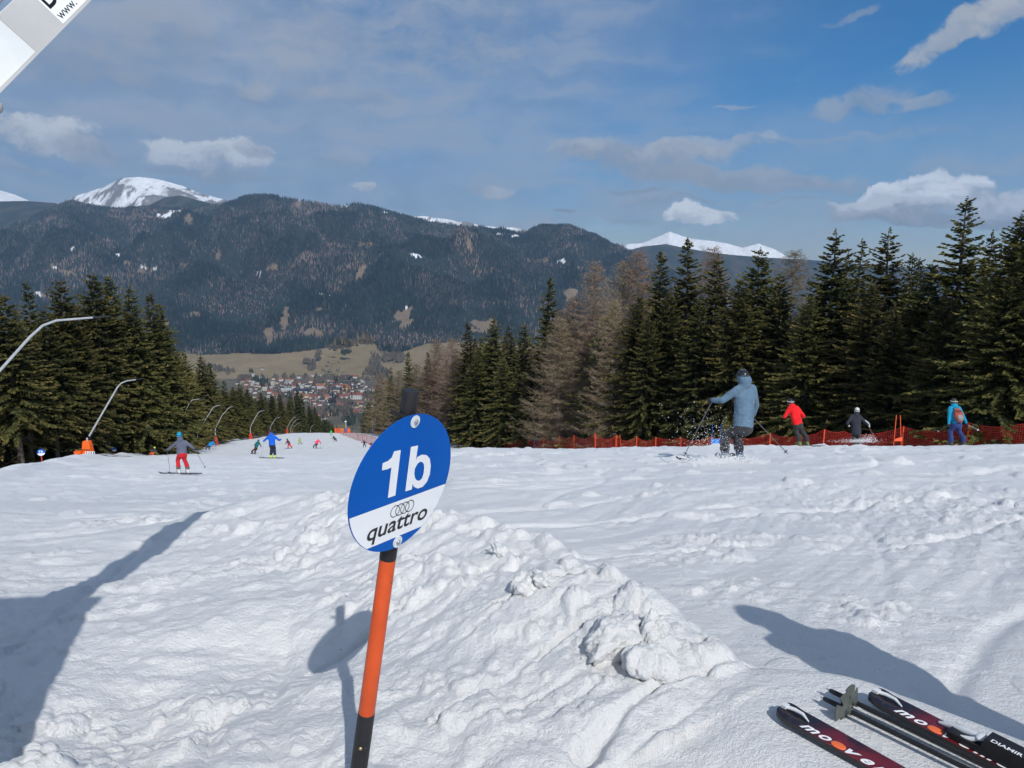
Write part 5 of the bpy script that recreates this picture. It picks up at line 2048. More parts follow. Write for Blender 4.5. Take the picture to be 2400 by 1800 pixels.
def person(d, key, cols, label, H=1.75, yaw=0.0, torso_yaw=None, ski_yaw=None, poles=(), hood=True, helmet=True, pack=None, skis=True, vox=None, knee=.16, lean=.10, who='', hem=0.0, cuffs=None, hair=None, stripe=None, elbow_out=.10):
    """key: photograph pixels of head, shoulders, hip, handL, handR, footL, footR at depth d (L = left in the picture)."""
    f0 = (P(*key['footL'], d) + P(*key['footR'], d)) / 2
    gz = hz(f0[0], f0[1])
    O = Vector((f0[0], f0[1], f0[2]))
    fwd = V3(-math.sin(yaw), math.cos(yaw), 0)
    ty = yaw if torso_yaw is None else torso_yaw
    tf = V3(-math.sin(ty), math.cos(ty), 0)
    ts = V3(math.cos(ty), math.sin(ty), 0)

    def K(n, off=V3(0, 0, 0)):
        return Vector(P(*key[n], d)) - O + off
    k = H / 1.75
    head = K('head') + tf * (lean * 1.25)
    sh = K('sh') + tf * lean
    hip = K('hip')
    hl, hr = K('handL', key.get('hlo', tf * .22)), K('handR', key.get('hro', tf * .22))
    fl, fr = K('footL'), K('footR')
    fl.z = fr.z = .0
    prim = []            # (kind, a, b, ra, rb, material index)

    def cap(a, b, ra, rb, mi):
        prim.append(('c', Vector(a), Vector(b), ra * k, rb * k, mi))

    def ell(c, r, mi, M=None):
        prim.append(('e', Vector(c), Vector(r) * k, M, None, mi))
    J, PA, BO, GL, SK, CU = 0, 1, 2, 3, 4, 5
    sl, sr = sh - ts * .165 * k, sh + ts * .165 * k
    for foot, sg in ((fl, -1), (fr, 1)):
        hp = hip + ts * (.085 * k * sg) - V3(0, 0, .02)
        ank = foot + V3(0, 0, .30 * k) - fwd * .015
        kn = (hp + ank) / 2 + fwd * knee * k + V3(0, 0, .01)
        cap(hp, kn, .118, .088, PA)
        cap(kn, ank + V3(0, 0, .02), .086, .082, PA)
        cap(ank + (kn - ank) * .42, ank - V3(0, 0, .06), .083, .095, CU)
        b0 = foot + V3(0, 0, .07 * k)
        cap(ank - V3(0, 0, .07 * k), b0 - fwd * .05 * k, .078, .072, BO)
        cap(b0 - fwd * .10 * k, b0 + fwd * .16 * k, .062, .055, BO)
    tilt = Matrix((ts, tf, (sh - hip).normalized())).transposed()
    up = (sh - hip).normalized()
    ext = hem * k
    b0_, b1_ = hip - up * (ext - .10 * k), hip + (sh - hip) * .90
    nst = 9
    for i_ in range(nst):
        t_ = i_ / (nst - 1)
        wx_ = np.interp(t_, [0, .25, .55, .85, 1], [.205, .200, .205, .215, .185])
        wy_ = np.interp(t_, [0, .25, .55, .85, 1], [.165, .160, .160, .150, .125])
        ell(b0_.lerp(b1_, t_), (wx_, wy_, max(.11, (b1_ - b0_).length / k / nst * 1.9)), J, tilt)
    ell(hip - up * .02, (.165, .14, .14), PA, tilt)
    cap(sl + ts * .03, sr - ts * .03, .092, .092, J)
    cap(sh, head - (head - sh) * .25, .085, .075, J if hood else SK)
    if hood:
        ell(head * .50 + sh * .50 - tf * .03, (.125, .120, .115), J, tilt)
        if hood == 'up':
            ell(head - tf * .035 - V3(0, 0, .02), (.125, .130, .125), J)
            ell(head * .75 + sh * .25 - tf * .05, (.130, .130, .120), J)
    ell(head, (.080, .098, .115), SK)
    ell(head + tf * .095 + V3(0, 0, -.015), (.014, .020, .022), SK)           # nose
    ell(head + tf * .070 + V3(0, 0, -.075), (.045, .035, .030), SK)           # chin
    for s_, h_, sg in ((sl, hl, -1), (sr, hr, 1)):
        L1 = (h_ - s_).length
        mid = (s_ + h_) / 2
        slack = math.sqrt(max(.0, (.29 * k) ** 2 - (L1 / 2) ** 2)) if L1 < .58 * k else .02
        el = mid + (V3(0, 0, -.55) + ts * sg * (elbow_out * 6) - tf * .35).normalized() * slack
        cap(s_, el, .083, .068, J)
        cap(el, h_ + (el - h_) * .14, .066, .052, J)
        cap(h_ + (el - h_) * .20, h_, .046, .042, GL)
        # glove: palm, four fingers curled round the grip, thumb at the side
        fd = (h_ - el).normalized()
        pn = V3(0, 0, -1)
        pn = (pn - fd * pn.dot(fd)).normalized() if abs(pn.dot(fd)) < .97 else tf.copy()
        ac = fd.cross(pn).normalized()
        cap(h_, h_ + fd * .055 * k, .042, .038, GL)
        for q in range(4):
            o_ = ac * ((q - 1.5) * .021 * k)
            r_ = h_ + fd * .060 * k + o_
            ln = (.040, .046, .044, .034)[q] * k
            cap(r_, r_ + fd * ln * .5 + pn * ln * .55, .0125, .0120, GL)
            cap(r_ + fd * ln * .5 + pn * ln * .55, r_ + pn * ln * 1.25 - fd * .004, .0120, .0110, GL)
        cap(h_ + ac * .034 * k * sg + fd * .01 * k, h_ + ac * .03 * k * sg + fd * .035 * k + pn * .045 * k, .0145, .0120, GL)
    # one continuous surface
    mb = MB()
    for p in prim:
        if p[0] == 'c':
            _, a, b, ra, rb, mi = p
            n_ = 10
            ax = (b - a)
            L = max(ax.length, 1e-5)
            ax = ax / L if L > 1e-4 else V3(0, 0, 1)
            pts, rad = [], []
            for t in (-1, -.85, -.5, 0):
                pts.append(a + ax * (t * ra))
                rad.append(max(.001, ra * math.sqrt(max(0, 1 - t * t))))
            for t in (0, .5, .85, 1):
                pts.append(b + ax * (t * rb + 1e-4))
                rad.append(max(.001, rb * math.sqrt(max(0, 1 - t * t))))
            mb.tube(pts, rad, n_)
        else:
            _, c, r, M, _n, mi = p
            mb.ell(c, r, M, 0, 14, 9)
    me = mb.mesh('tmp', [])
    o = bpy.data.objects.new('tmp', me)
    COL.objects.link(o)
    vs = vox or (.015 if d < 20 else .022 if d < 40 else .035)
    rm = o.modifiers.new('r', 'REMESH')
    rm.mode = 'VOXEL'
    rm.voxel_size = vs * k
    sm = o.modifiers.new('s', 'SMOOTH')
    sm.factor = .5
    sm.iterations = 3 if d < 20 else 2
    dg = bpy.context.evaluated_depsgraph_get()
    body = bpy.data.meshes.new_from_object(o.evaluated_get(dg))
    bpy.data.objects.remove(o, do_unlink=True)
    nf = len(body.polygons)
    cen = np.empty(nf * 3)
    body.polygons.foreach_get('center', cen)
    cen = cen.reshape(-1, 3)
    best = np.full(nf, 1e9)
    mi_ = np.zeros(nf, np.int32)
    for p in prim:
        if p[0] == 'c':
            a, b = np.array(p[1]), np.array(p[2])
            ab = b - a
            t = np.clip(((cen - a) @ ab) / max(ab @ ab, 1e-9), 0, 1)
            dd = np.linalg.norm(cen - a - t[:, None] * ab, axis=1) - (p[3] + (p[4] - p[3]) * t)
        else:
            q = cen - np.array(p[1])
            if p[3] is not None:
                q = q @ np.array(p[3])
            r = np.array(p[2])
            kk = np.linalg.norm(q / r, axis=1)
            dd = (kk - 1) * r.min()
        m = dd < best - (.004 if p[5] == CU else 0)
        best = np.where(m, dd, best)
        mi_ = np.where(m, p[5], mi_)
    body.materials.clear()
    jac, pan, boo, glo = cols['jacket'], cols['pants'], cols.get('boots', (.05, .05, .05)), cols.get('gloves', (.03, .03, .035))
    for m in (cloth(jac), cloth(pan), hard(boo, .4), cloth(glo), SKIN, cloth(cuffs or pan)):
        body.materials.append(m)
    body.polygons.foreach_set('material_index', mi_)
    body.polygons.foreach_set('use_smooth', np.ones(nf, bool))
    body.name = 'body'
    zoff = gz + .025 if skis else gz - .01
    root = empty('person', (O.x, O.y, zoff), 0, label, 'person')
    link('body', body, root)
    if helmet:
        hm = hard(cols.get('helmet', (.03, .03, .03)), .25)
        Mh = Matrix((ts, tf, V3(0, 0, 1))).transposed()
        h = MB().ell(head + V3(0, 0, .025 * k) - tf * .012 * k, Vector((.108, .128, .125)) * k, Mh, 0, 18, 12, cut=1.95)
        h.ell(head + ts * .088 * k + V3(0, 0, -.025 * k), Vector((.024, .05, .055)) * k, Mh).ell(head - ts * .088 * k + V3(0, 0, -.025 * k), Vector((.024, .05, .055)) * k, Mh)
        ho = h.build('helmet', hm, root)
        if d < 60:
            ring = []
            for i in range(25):
                a = 2 * math.pi * i / 24
                ring.append(head + V3(0, 0, .040 * k) + ts * (.112 * k * math.cos(a)) + tf * (.133 * k * math.sin(a) - .012 * k))
            MB().tube(ring, .012 * k, 6, caps=False).build('goggle_strap', hard(cols.get('strap', (.02, .02, .02)), .5), root)
            MB().ell(head + tf * .105 * k + V3(0, 0, .012 * k), Vector((.075, .030, .042)) * k, Mh).build('goggles', hard(cols.get('lens', (.03, .03, .04)), .1), root)
        if d < 20:
            for sgn in (-1, 0, 1):
                MB().box(tuple(head + V3(0, 0, .142 * k) + ts * .035 * sgn + tf * -.01), (.010, .075, .012), Mh).build('helmet_vent', hard((.30, .31, .33), .4), ho)
    if pack:
        Mt = tilt
        c = hip + (sh - hip) * .62 - tf * .20 * k
        bk = MB().ell(c, Vector((.175, .12, .28)) * k, Mt, 0, 16, 10)
        po = bk.build('backpack', cloth(pack[0]), root)
        MB().ell(c - tf * .09 * k - up * .06, Vector((.12, .06, .13)) * k, Mt).build('pocket', cloth(pack[1]), po)
        MB().ell(c - tf * .06 * k + up * .17 * k, Vector((.12, .065, .05)) * k, Mt).build('lid', cloth(pack[2]), po)
        for sgn in (-1, 1):
            MB().tube([c + ts * .09 * sgn * k + up * .2 * k + tf * .05, sh + ts * .11 * sgn * k + up * .09 * k - tf * .02, sh + ts * .12 * sgn * k + tf * .12 * k], .018 * k, 6).build('strap', cloth(pack[2]), po)
            MB().tube([c + ts * .10 * sgn - tf * .06 + up * .12, c + ts * .05 * sgn - tf * .125 - up * .02, c + ts * .09 * sgn - tf * .08 - up * .18], .008, 5).build('webbing', cloth((.5, .5, .5)), po)
    if stripe:
        # pale panels down the arms
        for s_, h_, sg in ((sl, hl, -1), (sr, hr, 1)):
            a = s_ + (h_ - s_) * .35 + ts * sg * .07 * k - tf * .05
            b = s_ + (h_ - s_) * .95 + ts * sg * .055 * k - tf * .035
            MB().tube([a, (a + b) / 2 + ts * sg * .03, b], [.02, .035, .02], 8).build('sleeve_panel', cloth(stripe), root)
    # skis and poles are things of their own
    if skis:
        sy = yaw if ski_yaw is None else ski_yaw
        sf = V3(-math.sin(sy), math.cos(sy), 0)
        for foot, nm in ((fl, 'left'), (fr, 'right')):
            c = O + foot
            L = 1.62 * k
            a0 = c - sf * L * .42
            a1 = c + sf * L * .58
            za, zb_ = gnd(a0.x, a0.y), gnd(a1.x, a1.y)
            zc_ = gnd(c.x, c.y)
            dz = (za - zb_) / L
            d3 = (-sf + V3(0, 0, dz)).normalized()
            lat = V3(0, 0, 1).cross(d3).normalized()
            b, _ = ski_mesh(L, .115, .075, .105, None, .02)
            tipz = zoff - .012 + (zb_ - zc_) * 1.0
            so = b.build('ski', [hard(cols.get('ski', (.05, .05, .06)), .3), M_EDGE])
            so.location = (a1.x, a1.y, tipz)
            so.rotation_mode = 'QUATERNION'
            so.rotation_quaternion = Matrix((d3, lat, d3.cross(lat))).transposed().to_quaternion()
            tag(so, f'ski under the {nm} boot of the {who}', 'ski', 'skis worn by skiers')
    for (hn, tip, off, pc) in poles:
        h_ = (hl if hn == 'L' else hr) + V3(0, 0, -.02)
        t_ = Vector(P(*tip, d)) - O + V3(*off)
        ro = empty('ski_pole', (O.x, O.y, zoff), 0, f'ski pole in the {"left" if hn == "L" else "right"} hand of the {who}', 'ski pole', 'ski poles held by skiers')
        dr = (t_ - h_).normalized()
        MB().tube([h_ - dr * .07, h_ + dr * .07], .017, 8).build('grip', hard((.03, .03, .03), .6), ro)
        MB().tube([h_ + dr * .07, t_], [.0095, .007], 8).build('shaft', hard(pc, .35), ro)
        e = t_ - dr * .07
        MB().tube([e, e + dr * .012], [.045, .03], 10).build('basket', hard(cols.get('basket', (.04, .04, .04)), .5), ro)
    return root, O, zoff


NAVY = (.018, .022, .045)
person(14.9, dict(head=(1748, 882), sh=(1753, 910), hip=(1742, 1000), handL=(1672, 937), handR=(1776, 980), footL=(1696, 1077), footR=(1729, 1077), hlo=V3(0, .10, 0), hro=V3(.0, .32, 0)),
       dict(jacket=(.105, .175, .250), pants=(.035, .037, .042), boots=(.05, .09, .16), helmet=(.02, .022, .026), gloves=(.03, .03, .035)), 'skier in a grey-blue hooded jacket turning amid flying snow', 1.82, .55, torso_yaw=.38, ski_yaw=.95, who='skier in the grey-blue jacket', hood='up',
       poles=[('L', (1603, 1066), (0, 0, 0), (.10, .10, .10)), ('R', (1860, 1070), (0, .3, 0), (.10, .10, .10))], hem=.03, knee=.17, lean=.08)
person(28, dict(head=(1858, 936), sh=(1864, 949), hip=(1871, 987), handL=(1845, 971), handR=(1884, 973), footL=(1872, 1038), footR=(1890, 1036), hlo=V3(-.05, .22, 0), hro=V3(.02, .22, 0)),
       dict(jacket=(.72, .012, .016), pants=(.040, .038, .038), boots=(.14, .16, .05), helmet=(.02, .02, .025), strap=(.7, .7, .7)), 'skier in a bright red jacket and dark trousers by the net', 1.74, .35, ski_yaw=.9, who='skier in the bright red jacket', hem=.05, knee=.10)
person(33, dict(head=(2011, 957), sh=(2008, 971), hip=(2008, 1006), handL=(1993, 990), handR=(2039, 992), footL=(2002, 1044), footR=(2015, 1044), hlo=V3(-.05, .05, 0), hro=V3(0, .1, 0)),
       dict(jacket=(.028, .030, .042), pants=(.03, .03, .035), helmet=(.60, .60, .58), gloves=(.55, .55, .55), strap=(.06, .06, .06)), 'skier in a black jacket with pale sleeves and a silver helmet', 1.68, -.15, ski_yaw=-.8, who='skier with the silver helmet', hem=.12, stripe=(.55, .56, .58), hood=True,
       poles=[('R', (2056, 1034), (0, 0, 0), (.35, .12, .10))])
person(29, dict(head=(2241, 933), sh=(2242, 947), hip=(2244, 984), handL=(2224, 984), handR=(2266, 982), footL=(2228, 1036), footR=(2257, 1036), hlo=V3(0, -.02, 0), hro=V3(.0, -.02, 0)),
       dict(jacket=(.008, .26, .44), pants=(.025, .045, .16), helmet=(.05, .045, .04), strap=(.6, .6, .6), basket=(.8, .8, .8)), 'skier in a turquoise jacket carrying a red backpack', 1.75, .05, ski_yaw=.3, who='skier with the red backpack', pack=((.36, .075, .055), (.26, .22, .21), (.12, .05, .05)),
       poles=[('L', (2199, 1003), (0, .1, 0), (.06, .06, .06)), ('R', (2284, 994), (0, -.35, 0), (.45, .45, .45))])
person(30.9, dict(head=(420, 1025), sh=(424, 1041), hip=(427, 1068), handL=(394, 1058), handR=(447, 1056), footL=(419, 1113), footR=(440, 1111), hlo=V3(-.05, .05, 0), hro=V3(.05, .22, 0)),
       dict(jacket=(.105, .115, .165), pants=(.52, .015, .022), boots=(.55, .55, .55), helmet=(.0, .30, .50), gloves=(.03, .04, .06), ski=(.05, .05, .05)), 'woman in a slate jacket, red trousers and turquoise helmet', 1.68, .75, torso_yaw=.35, ski_yaw=1.35, who='skier in the red trousers', hem=.05, cuffs=(.11, .10, .10),
       poles=[('L', (399, 1115), (0, 0, 0), (.10, .10, .10)), ('R', (482, 1100), (0, 0, 0), (.10, .10, .10))])
person(49, dict(head=(635, 1017), sh=(636, 1029), hip=(638, 1048), handL=(620, 1036), handR=(656, 1036), footL=(636, 1078), footR=(645, 1078), hlo=V3(0, .05, 0), hro=V3(0, .05, 0)),
       dict(jacket=(.008, .11, .58), pants=(.022, .025, .05), boots=(.45, .70, .05), helmet=(.02, .02, .03)), 'skier in a royal blue jacket with lime boots in mid-slope', 1.80, .1, ski_yaw=1.2, who='skier in the royal blue jacket', hem=.08,
       poles=[('L', (612, 1077), (0, 0, 0), (.3, .3, .3)), ('R', (669, 1060), (0, 0, 0), (.3, .3, .3))])
person(82, dict(head=(604, 1034), sh=(603, 1038), hip=(600, 1050), handL=(595, 1047), handR=(609, 1048), footL=(591, 1064), footR=(598, 1064)),
       dict(jacket=(.012, .12, .13), pants=(.06, .03, .035), helmet=(.02, .10, .16)), 'skier in a dark teal jacket behind the royal blue one', 1.72, -.3, ski_yaw=.5, who='skier in the dark teal jacket',
       poles=[('L', (581, 1059), (0, 0, 0), (.3, .3, .3)), ('R', (604, 1062), (0, 0, 0), (.3, .3, .3))])
person(98, dict(head=(499, 1030), sh=(496, 1034), hip=(491, 1042), handL=(487, 1038), handR=(503, 1042), footL=(483, 1051), footR=(490, 1051)),
       dict(jacket=(.012, .24, .62), pants=(.03, .035, .06), helmet=(.02, .03, .06)), 'skier in a sky blue jacket leaning hard below the lance', 1.75, .2, ski_yaw=-1.2, who='skier in the sky blue jacket',
       poles=[('R', (504, 1051), (0, 0, 0), (.3, .3, .3))])
person(70, dict(head=(359, 1046), sh=(358, 1050), hip=(356, 1057), handL=(352, 1054), handR=(363, 1052), footL=(353, 1064), footR=(359, 1064)),
       dict(jacket=(.03, .035, .075), pants=(.80, .09, .03), helmet=(.55, .65, .08)), 'child in orange trousers and a lime helmet left of the woman', 1.15, -.9, who='child in the orange trousers')
person(108, dict(head=(674, 1025), sh=(675, 1029), hip=(678, 1037), handL=(671, 1036), handR=(681, 1037), footL=(675, 1046), footR=(683, 1046)),
       dict(jacket=(.12, .04, .06), pants=(.60, .03, .05), helmet=(.06, .03, .04)), 'skier in red trousers and dark jacket far behind the royal blue one', 1.70, .8, who='far skier in red trousers', stripe=(.8, .65, .65))
person(135, dict(head=(702, 1023), sh=(702, 1026), hip=(702, 1031), handL=(699, 1029), handR=(706, 1029), footL=(700, 1036), footR=(707, 1036)),
       dict(jacket=(.25, .42, .05), pants=(.20, .30, .08), helmet=(.05, .08, .05)), 'small skier all in lime green on the far piste', 1.25, .2, who='lime green skier')
person(107, dict(head=(746, 1028), sh=(745, 1031), hip=(742, 1038), handL=(738, 1034), handR=(751, 1037), footL=(735, 1048), footR=(741, 1048)),
       dict(jacket=(.75, .06, .14), pants=(.04, .04, .05), helmet=(.65, .30, .30)), 'skier in a hot pink jacket leaning into a turn', 1.72, .3, ski_yaw=-1.2, who='skier in the hot pink jacket', poles=[('R', (751, 1047), (0, 0, 0), (.3, .3, .3))])
person(155, dict(head=(781, 1024), sh=(782, 1026), hip=(784, 1030), handL=(778, 1028), handR=(787, 1029), footL=(785, 1035), footR=(789, 1035)),
       dict(jacket=(.05, .055, .065), pants=(.04, .04, .05), helmet=(.05, .05, .05)), 'skier all in dark grey below the lime figure by the pads', 1.70, -.3, ski_yaw=1.2, who='far dark grey skier')
person(215, dict(head=(776, 1012), sh=(776, 1014), hip=(776, 1018), handL=(774, 1017), handR=(779, 1017), footL=(775, 1023), footR=(778, 1023)),
       dict(jacket=(.08, .50, .12), pants=(.08, .45, .12), helmet=(.10, .40, .10)), 'tiny skier all in bright green at the start of the net', 1.55, .0, who='tiny green skier')
person(115, dict(head=(853, 1037), sh=(854, 1040), hip=(854, 1045), handL=(846, 1043), handR=(859, 1043), footL=(852, 1052), footR=(857, 1052)),
       dict(jacket=(.03, .03, .035), pants=(.03, .03, .035), helmet=(.04, .03, .03)), 'child in black with arms spread beside the pink net', 1.30, .2, who='child in black', poles=[('L', (839, 1051), (0, 0, 0), (.3, .3, .3))])
person(113, dict(head=(869, 1041), sh=(869, 1043), hip=(869, 1047), handL=(864, 1044), handR=(875, 1046), footL=(867, 1052), footR=(871, 1052)),
       dict(jacket=(.06, .03, .05), pants=(.80, .18, .32), helmet=(.45, .12, .15)), 'small child in pink trousers at the edge of the sign', 1.05, -.2, who='child in pink trousers')
person(100, dict(head=(382, 1018), sh=(382, 1022), hip=(382, 1029), handL=(379, 1028), handR=(386, 1028), footL=(381, 1038), footR=(384, 1038)),
       dict(jacket=(.12, .035, .03), pants=(.03, .03, .03), helmet=(.05, .04, .04)), 'person in dark red standing in the shade beside the marker', 1.75, 2.6, who='person in dark red', skis=False)
person(100, dict(head=(403, 1018), sh=(403, 1022), hip=(403, 1029), handL=(399, 1027), handR=(407, 1028), footL=(401, 1038), footR=(406, 1038)),
       dict(jacket=(.35, .12, .05), pants=(.05, .04, .04), helmet=(.45, .35, .10)), 'person in rust and yellow standing at the shaded wood edge', 1.75, 2.9, who='person in rust', skis=False)
person(102, dict(head=(433, 1023), sh=(434, 1026), hip=(434, 1032), handL=(430, 1030), handR=(438, 1031), footL=(432, 1041), footR=(437, 1041)),
       dict(jacket=(.03, .03, .04), pants=(.03, .03, .035), helmet=(.65, .66, .66)), 'skier with a white helmet peeping out behind the turquoise helmet', 1.70, 2.0, who='skier with the white helmet')

# a bystander on the right, outside the picture, whose shadow falls across the piste
_S = Pg(1935, 1535)
_sd = np.array(SUN_TRAVEL)
_hd = _S - _sd * (1.66 / -_sd[2])
_bx, _by = _hd[0], _hd[1]
_bz = hz(_bx, _by)


def _bp(dx, dz, dy=0):
    """pixel of a point beside the bystander's feet"""
    return pix(_bx + dx, _by + dy, _bz + dz)


_dB = _by * CP - _bz * SP
_kk = {}
for _n, (_dx, _dz) in dict(head=(0, 1.58), sh=(0, 1.36), hip=(0, .92), handL=(-.16, 1.12), handR=(.16, 1.12), footL=(-.13, 0), footR=(.13, 0)).items():
    _u = (_by * SP + (_bz + _dz) * CP)
    _d = _dB
    _kk[_n] = (1200 + FPX * (_bx + _dx) / _d, 900 - FPX * _u / _d)
person(_dB, _kk, dict(jacket=(.05, .06, .09), pants=(.04, .04, .05), helmet=(.1, .1, .1)), 'bystander just outside the picture whose shadow lies on the snow', 1.76, .2, who='bystander', skis=False, hood=True, vox=.025, elbow_out=0.0)


# ------------------------------------------------------------------ snow thrown up by the turning skiers
def spray(label, parts):
    rng = np.random.default_rng(31)
    Vs, Fs = [], []
    o = 0
    base = np.array([(1, 0, 0), (-1, 0, 0), (0, 1, 0), (0, -1, 0), (0, 0, 1), (0, 0, -1)], float)
    tri = np.array([(0, 2, 4), (2, 1, 4), (1, 3, 4), (3, 0, 4), (2, 0, 5), (1, 2, 5), (3, 1, 5), (0, 3, 5)])
    for (px, py, sx, sy, d, n, r0, r1) in parts:
        for _ in range(n):
            x, y = rng.normal(px, sx), rng.normal(py, sy)
            p = P(x, y, d + rng.normal(0, .35))
            g_ = ground(np.array([p[0]]), np.array([p[1]]))[0]
            if p[2] < g_ + .01:
                p[2] = g_ + abs(rng.normal(0, .06))
            r = r0 + (r1 - r0) * rng.random() ** 2.5
            Vs.append(base * r * rng.uniform(.6, 1.4, (6, 3)) + p)
            Fs.append(tri + o)
            o += 6
    me = np_mesh('snow_spray', np.concatenate(Vs), np.concatenate(Fs), [M_SPRAY], True)
    tag(link('snow_spray', me), label, 'snow spray', None, 'stuff')


M_SPRAY = mat('spray_snow', (.90, .91, .92), .6, .02, 3)
spray('spray of snow crystals round the legs of the grey-blue skier', [(1690, 1083, 46, 8, 14.3, 4200, .0025, .011), (1672, 1056, 34, 20, 14.6, 900, .0025, .008), (1660, 1025, 45, 35, 14.4, 420, .003, .010), (1655, 1090, 30, 6, 14.2, 1500, .003, .016), (1715, 1076, 28, 7, 14.4, 900, .003, .010)])
spray('puff of snow behind the skier with the silver helmet', [(2022, 1033, 20, 3, 31.5, 1000, .004, .014), (2036, 1027, 9, 4, 31.5, 350, .004, .014), (1992, 1034, 25, 2, 31.5, 500, .004, .012)])

# ------------------------------------------------------------------ the town in the valley
H_WALL = [mat('wall_white', (.56, .55, .53), .8, .05, .3), mat('wall_cream', (.50, .45, .34), .8, .05, .3), mat('wall_grey', (.42, .41, .40), .8, .05, .3), mat('wall_ochre', (.55, .38, .20), .8, .05, .3)]
H_ROOF = [mat('roof_red', (.21, .070, .052), .8, .2, .5), mat('roof_brown', (.12, .075, .06), .8, .2, .5), mat('roof_slate', (.055, .056, .065), .7, .2, .5), mat('roof_orange', (.28, .115, .07), .8, .2, .5), mat('roof_pale', (.36, .36, .37), .7, .1, .5), mat('roof_navy', (.022, .028, .055), .6, .1, .5)]
M_PANE = mat('far_window', (.03, .035, .04), .2)


def house_meshes():
    w = MB().box((0, 0, .5), (1, 1, 1)).mesh('wall', [])
    r = MB()
    e = .58
    r.add([(-e, -e, .98), (e, -e, .98), (e, e, .98), (-e, e, .98), (-e, 0, 1.75), (e, 0, 1.75)], [(0, 1, 5, 4), (2, 3, 4, 5), (1, 2, 5), (3, 0, 4), (3, 2, 1, 0)])
    return w, r.mesh('roof', [])


_w0, _r0 = house_meshes()
W_ME, R_ME = [], []
for m in H_WALL:
    q = _w0.copy()
    q.materials.append(m)
    W_ME.append(q)
for m in H_ROOF:
    q = _r0.copy()
    q.materials.append(m)
    R_ME.append(q)
WN, RN = ['white', 'cream', 'grey', 'ochre'], ['red', 'brown', 'dark slate', 'orange', 'pale grey', 'navy']


def house(p, sx, sy, h, wi, ri, rz, label, group, name='house', windows=0, tower=None, cat='house'):
    o = empty(name, (p[0], p[1], p[2] - .5), rz, label, cat, group)
    a = link('wall', W_ME[wi], o)
    a.scale = (sx, sy, h)
    b = link('roof', R_ME[ri], o)
    b.scale = (sx, sy, h * (.62 if h > 9 else .80))
    b.location = (0, 0, h - .98 * b.scale[2])
    if windows:
        for fl in range(max(1, int(h / 3.2))):
            for k in range(windows):
                x = -sx / 2 + sx * (k + .5) / windows
                MBW = MB().box((x, -sy / 2 - .04, 1.6 + fl * 3.1), (1.3, .14, 1.5))
                MBW.build('window', M_PANE, o)
    if tower:
        t = MB().box((tower[0], tower[1], tower[3] / 2), (tower[2], tower[2], tower[3])).build('tower', H_WALL[0], o)
        e = tower[2] * .6
        MB().add([(tower[0] - e, tower[1] - e, tower[3]), (tower[0] + e, tower[1] - e, tower[3]), (tower[0] + e, tower[1] + e, tower[3]), (tower[0] - e, tower[1] + e, tower[3]), (tower[0], tower[1], tower[3] + tower[2] * .9)], [(0, 1, 4), (1, 2, 4), (2, 3, 4), (3, 0, 4), (3, 2, 1, 0)]).build('tower_roof', H_ROOF[1], o)
    return o


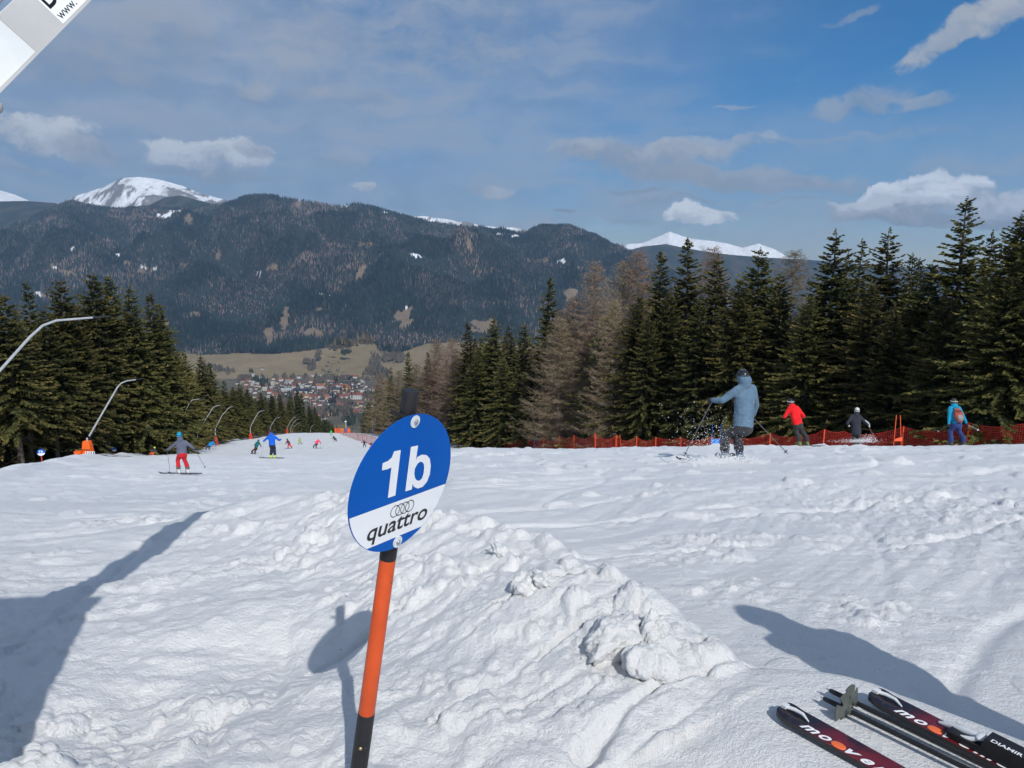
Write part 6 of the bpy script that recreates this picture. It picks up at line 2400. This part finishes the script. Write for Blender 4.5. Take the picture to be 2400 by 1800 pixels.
def town():
    rnd = random.Random(12)
    # px, py, length, depth, height, wall, roof, turn, label
    big = [(836, 935, 30, 15, 12, 0, 0, -.12, 'large white hall with red roof and a square white tower', 6, (12.5, 6, 6, 24)),
           (803, 934, 32, 12, 7, 0, 0, .25, 'long low white building with red roof beside the towered hall', 6, None),
           (812, 917, 24, 16, 13, 3, 3, -.1, 'tall ochre block with an orange roof above the towered hall', 5, None),
           (787, 920, 26, 12, 9, 1, 2, .1, 'cream block with a dark roof left of the ochre block', 6, None),
           (752, 911, 22, 12, 9, 0, 3, -.05, 'white block with a bright orange-red roof in mid-town', 5, None),
           (708, 922, 38, 14, 8, 0, 5, -.06, 'long white hall with a navy roof in mid-town', 8, None),
           (672, 922, 24, 12, 9, 1, 4, .0, 'pale cream block left of the navy-roofed hall', 5, None),
           (843, 949, 13, 11, 6, 3, 3, .2, 'small orange house below the towered hall', 3, None),
           (837, 974, 14, 12, 10, 3, 0, .1, 'red-fronted house by the road low in the town', 3, None),
           (829, 886, 22, 11, 6, 0, 0, -.1, 'farmhouse with a red roof at the meadow edge', 4, None),
           (812, 887, 20, 13, 7, 2, 2, .1, 'dark-roofed barn beside the red-roofed farmhouse', 0, None),
           (862, 920, 26, 10, 5, 0, 4, .12, 'long white shed near the conifers right of town', 0, None),
           (885, 910, 18, 12, 6, 2, 2, -.1, 'dark-roofed house at the right end of town', 3, None),
           (655, 930, 22, 11, 7, 0, 0, .1, 'white house row with a red roof left of mid-town', 5, None),
           (735, 935, 18, 12, 7, 0, 0, -.15, 'broad red-roofed house below the navy-roofed hall', 4, None),
           (676, 906, 16, 12, 9, 0, 4, .1, 'pale mint-white block standing in a field', 4, None),
           (585, 882, 30, 10, 5, 0, 4, .05, 'long pale farm building left beyond the town', 0, None),
           (615, 866, 11, 5, 4, 2, 1, .05, 'lone brown hay barn in the meadow', 0, None),
           (745, 883, 34, 6, 3.5, 2, 4, .03, 'long pale greenhouse-like shed at the town edge', 0, None)]
    xy = []
    pts = far_points([(b[0], b[1]) for b in big])
    for b, p in zip(big, pts):
        house(p, b[2], b[3], b[4], b[5], b[6], b[7], b[8], 'large buildings of the valley town', 'town_building', b[9], b[10], 'building')
        xy.append((p[0], p[1]))
    cand = []
    for (cx, cy, sx, sy, n) in [(720, 905, 75, 9, 46), (690, 922, 60, 8, 46), (735, 935, 42, 7, 42), (770, 930, 55, 12, 26), (640, 912, 35, 12, 22), (735, 950, 35, 9, 34), (755, 966, 20, 8, 22), (845, 972, 14, 6, 14), (865, 955, 20, 10, 10), (825, 900, 30, 6, 10), (590, 905, 22, 8, 12), (880, 918, 14, 6, 8)]:
        for _ in range(int(n * 1.5)):
            cand.append((rnd.gauss(cx, sx), rnd.gauss(cy, sy)))
    cand = [c for c in cand if 540 < c[0] < 915 and 886 < c[1] < 995]
    pts = far_points(cand)
    n = 0
    for p in pts:
        if any((p[0] - a) ** 2 + (p[1] - b) ** 2 < 13.0 ** 2 for a, b in xy):
            continue
        xy.append((p[0], p[1]))
        wi = rnd.choices([0, 1, 2, 3], [6, 2, 1, .6])[0]
        ri = rnd.choices([0, 1, 2, 3, 4], [3.2, 3, 2.4, 1.0, 1.2])[0]
        sx = rnd.uniform(8, 13)
        house(p, sx, rnd.uniform(7, 9.5), rnd.uniform(4, 6.5), wi, ri, rnd.gauss(0, .5) + (1.57 if rnd.random() < .35 else 0), f'small {WN[wi]} house under {RN[ri]} roof in the valley town', f'small {WN[wi]} houses with {RN[ri]} roofs')
        n += 1
    print('houses', n)
    # road winding out of town
    q = far_points([(800, 945), (815, 951), (830, 957), (845, 964), (856, 972), (866, 982)])
    q2 = far_points([(845, 915), (852, 904), (857, 893), (858, 884)])
    q3 = far_points([(540, 889), (640, 888), (760, 891), (900, 896)])
    for nm, qq, w in (('road', q, 7), ('road', q2, 5), ('road', q3, 9)):
        b = MB()
        vs = []
        for i in range(len(qq)):
            t = qq[min(i + 1, len(qq) - 1)] - qq[max(i - 1, 0)]
            nrm = np.array((-t[1], t[0], 0)) / np.hypot(t[0], t[1]) * w / 2
            for s_ in (-1, 1):
                vs.append(qq[i] + nrm * s_ + np.array((0, 0, 1.2)))
        b.add(vs, [(2 * i, 2 * i + 2, 2 * i + 3, 2 * i + 1) for i in range(len(qq) - 1)])
        tag(b.build(nm, mat('asphalt_pale', (.20, .195, .19), .9, .1, .1)), None, None, None, 'structure')


town()

# ------------------------------------------------------------------ the air over the valley
def haze():
    b = MB().box((0, 5500, 520), (26000, 13600, 1800))
    m = bpy.data.materials.new('haze')
    m.use_nodes = True
    t = m.node_tree
    for n in list(t.nodes):
        t.nodes.remove(n)
    out = t.nodes.new('ShaderNodeOutputMaterial')
    pv = t.nodes.new('ShaderNodeVolumePrincipled')
    pv.inputs['Color'].default_value = (.42, .68, 1.0, 1)
    pv.inputs['Density'].default_value = 7.0e-5
    pv.inputs['Anisotropy'].default_value = .1
    t.links.new(pv.outputs[0], out.inputs['Volume'])
    o = b.build('haze', m)
    tag(o, 'thin bluish air over the valley', None, None, 'stuff')


haze()
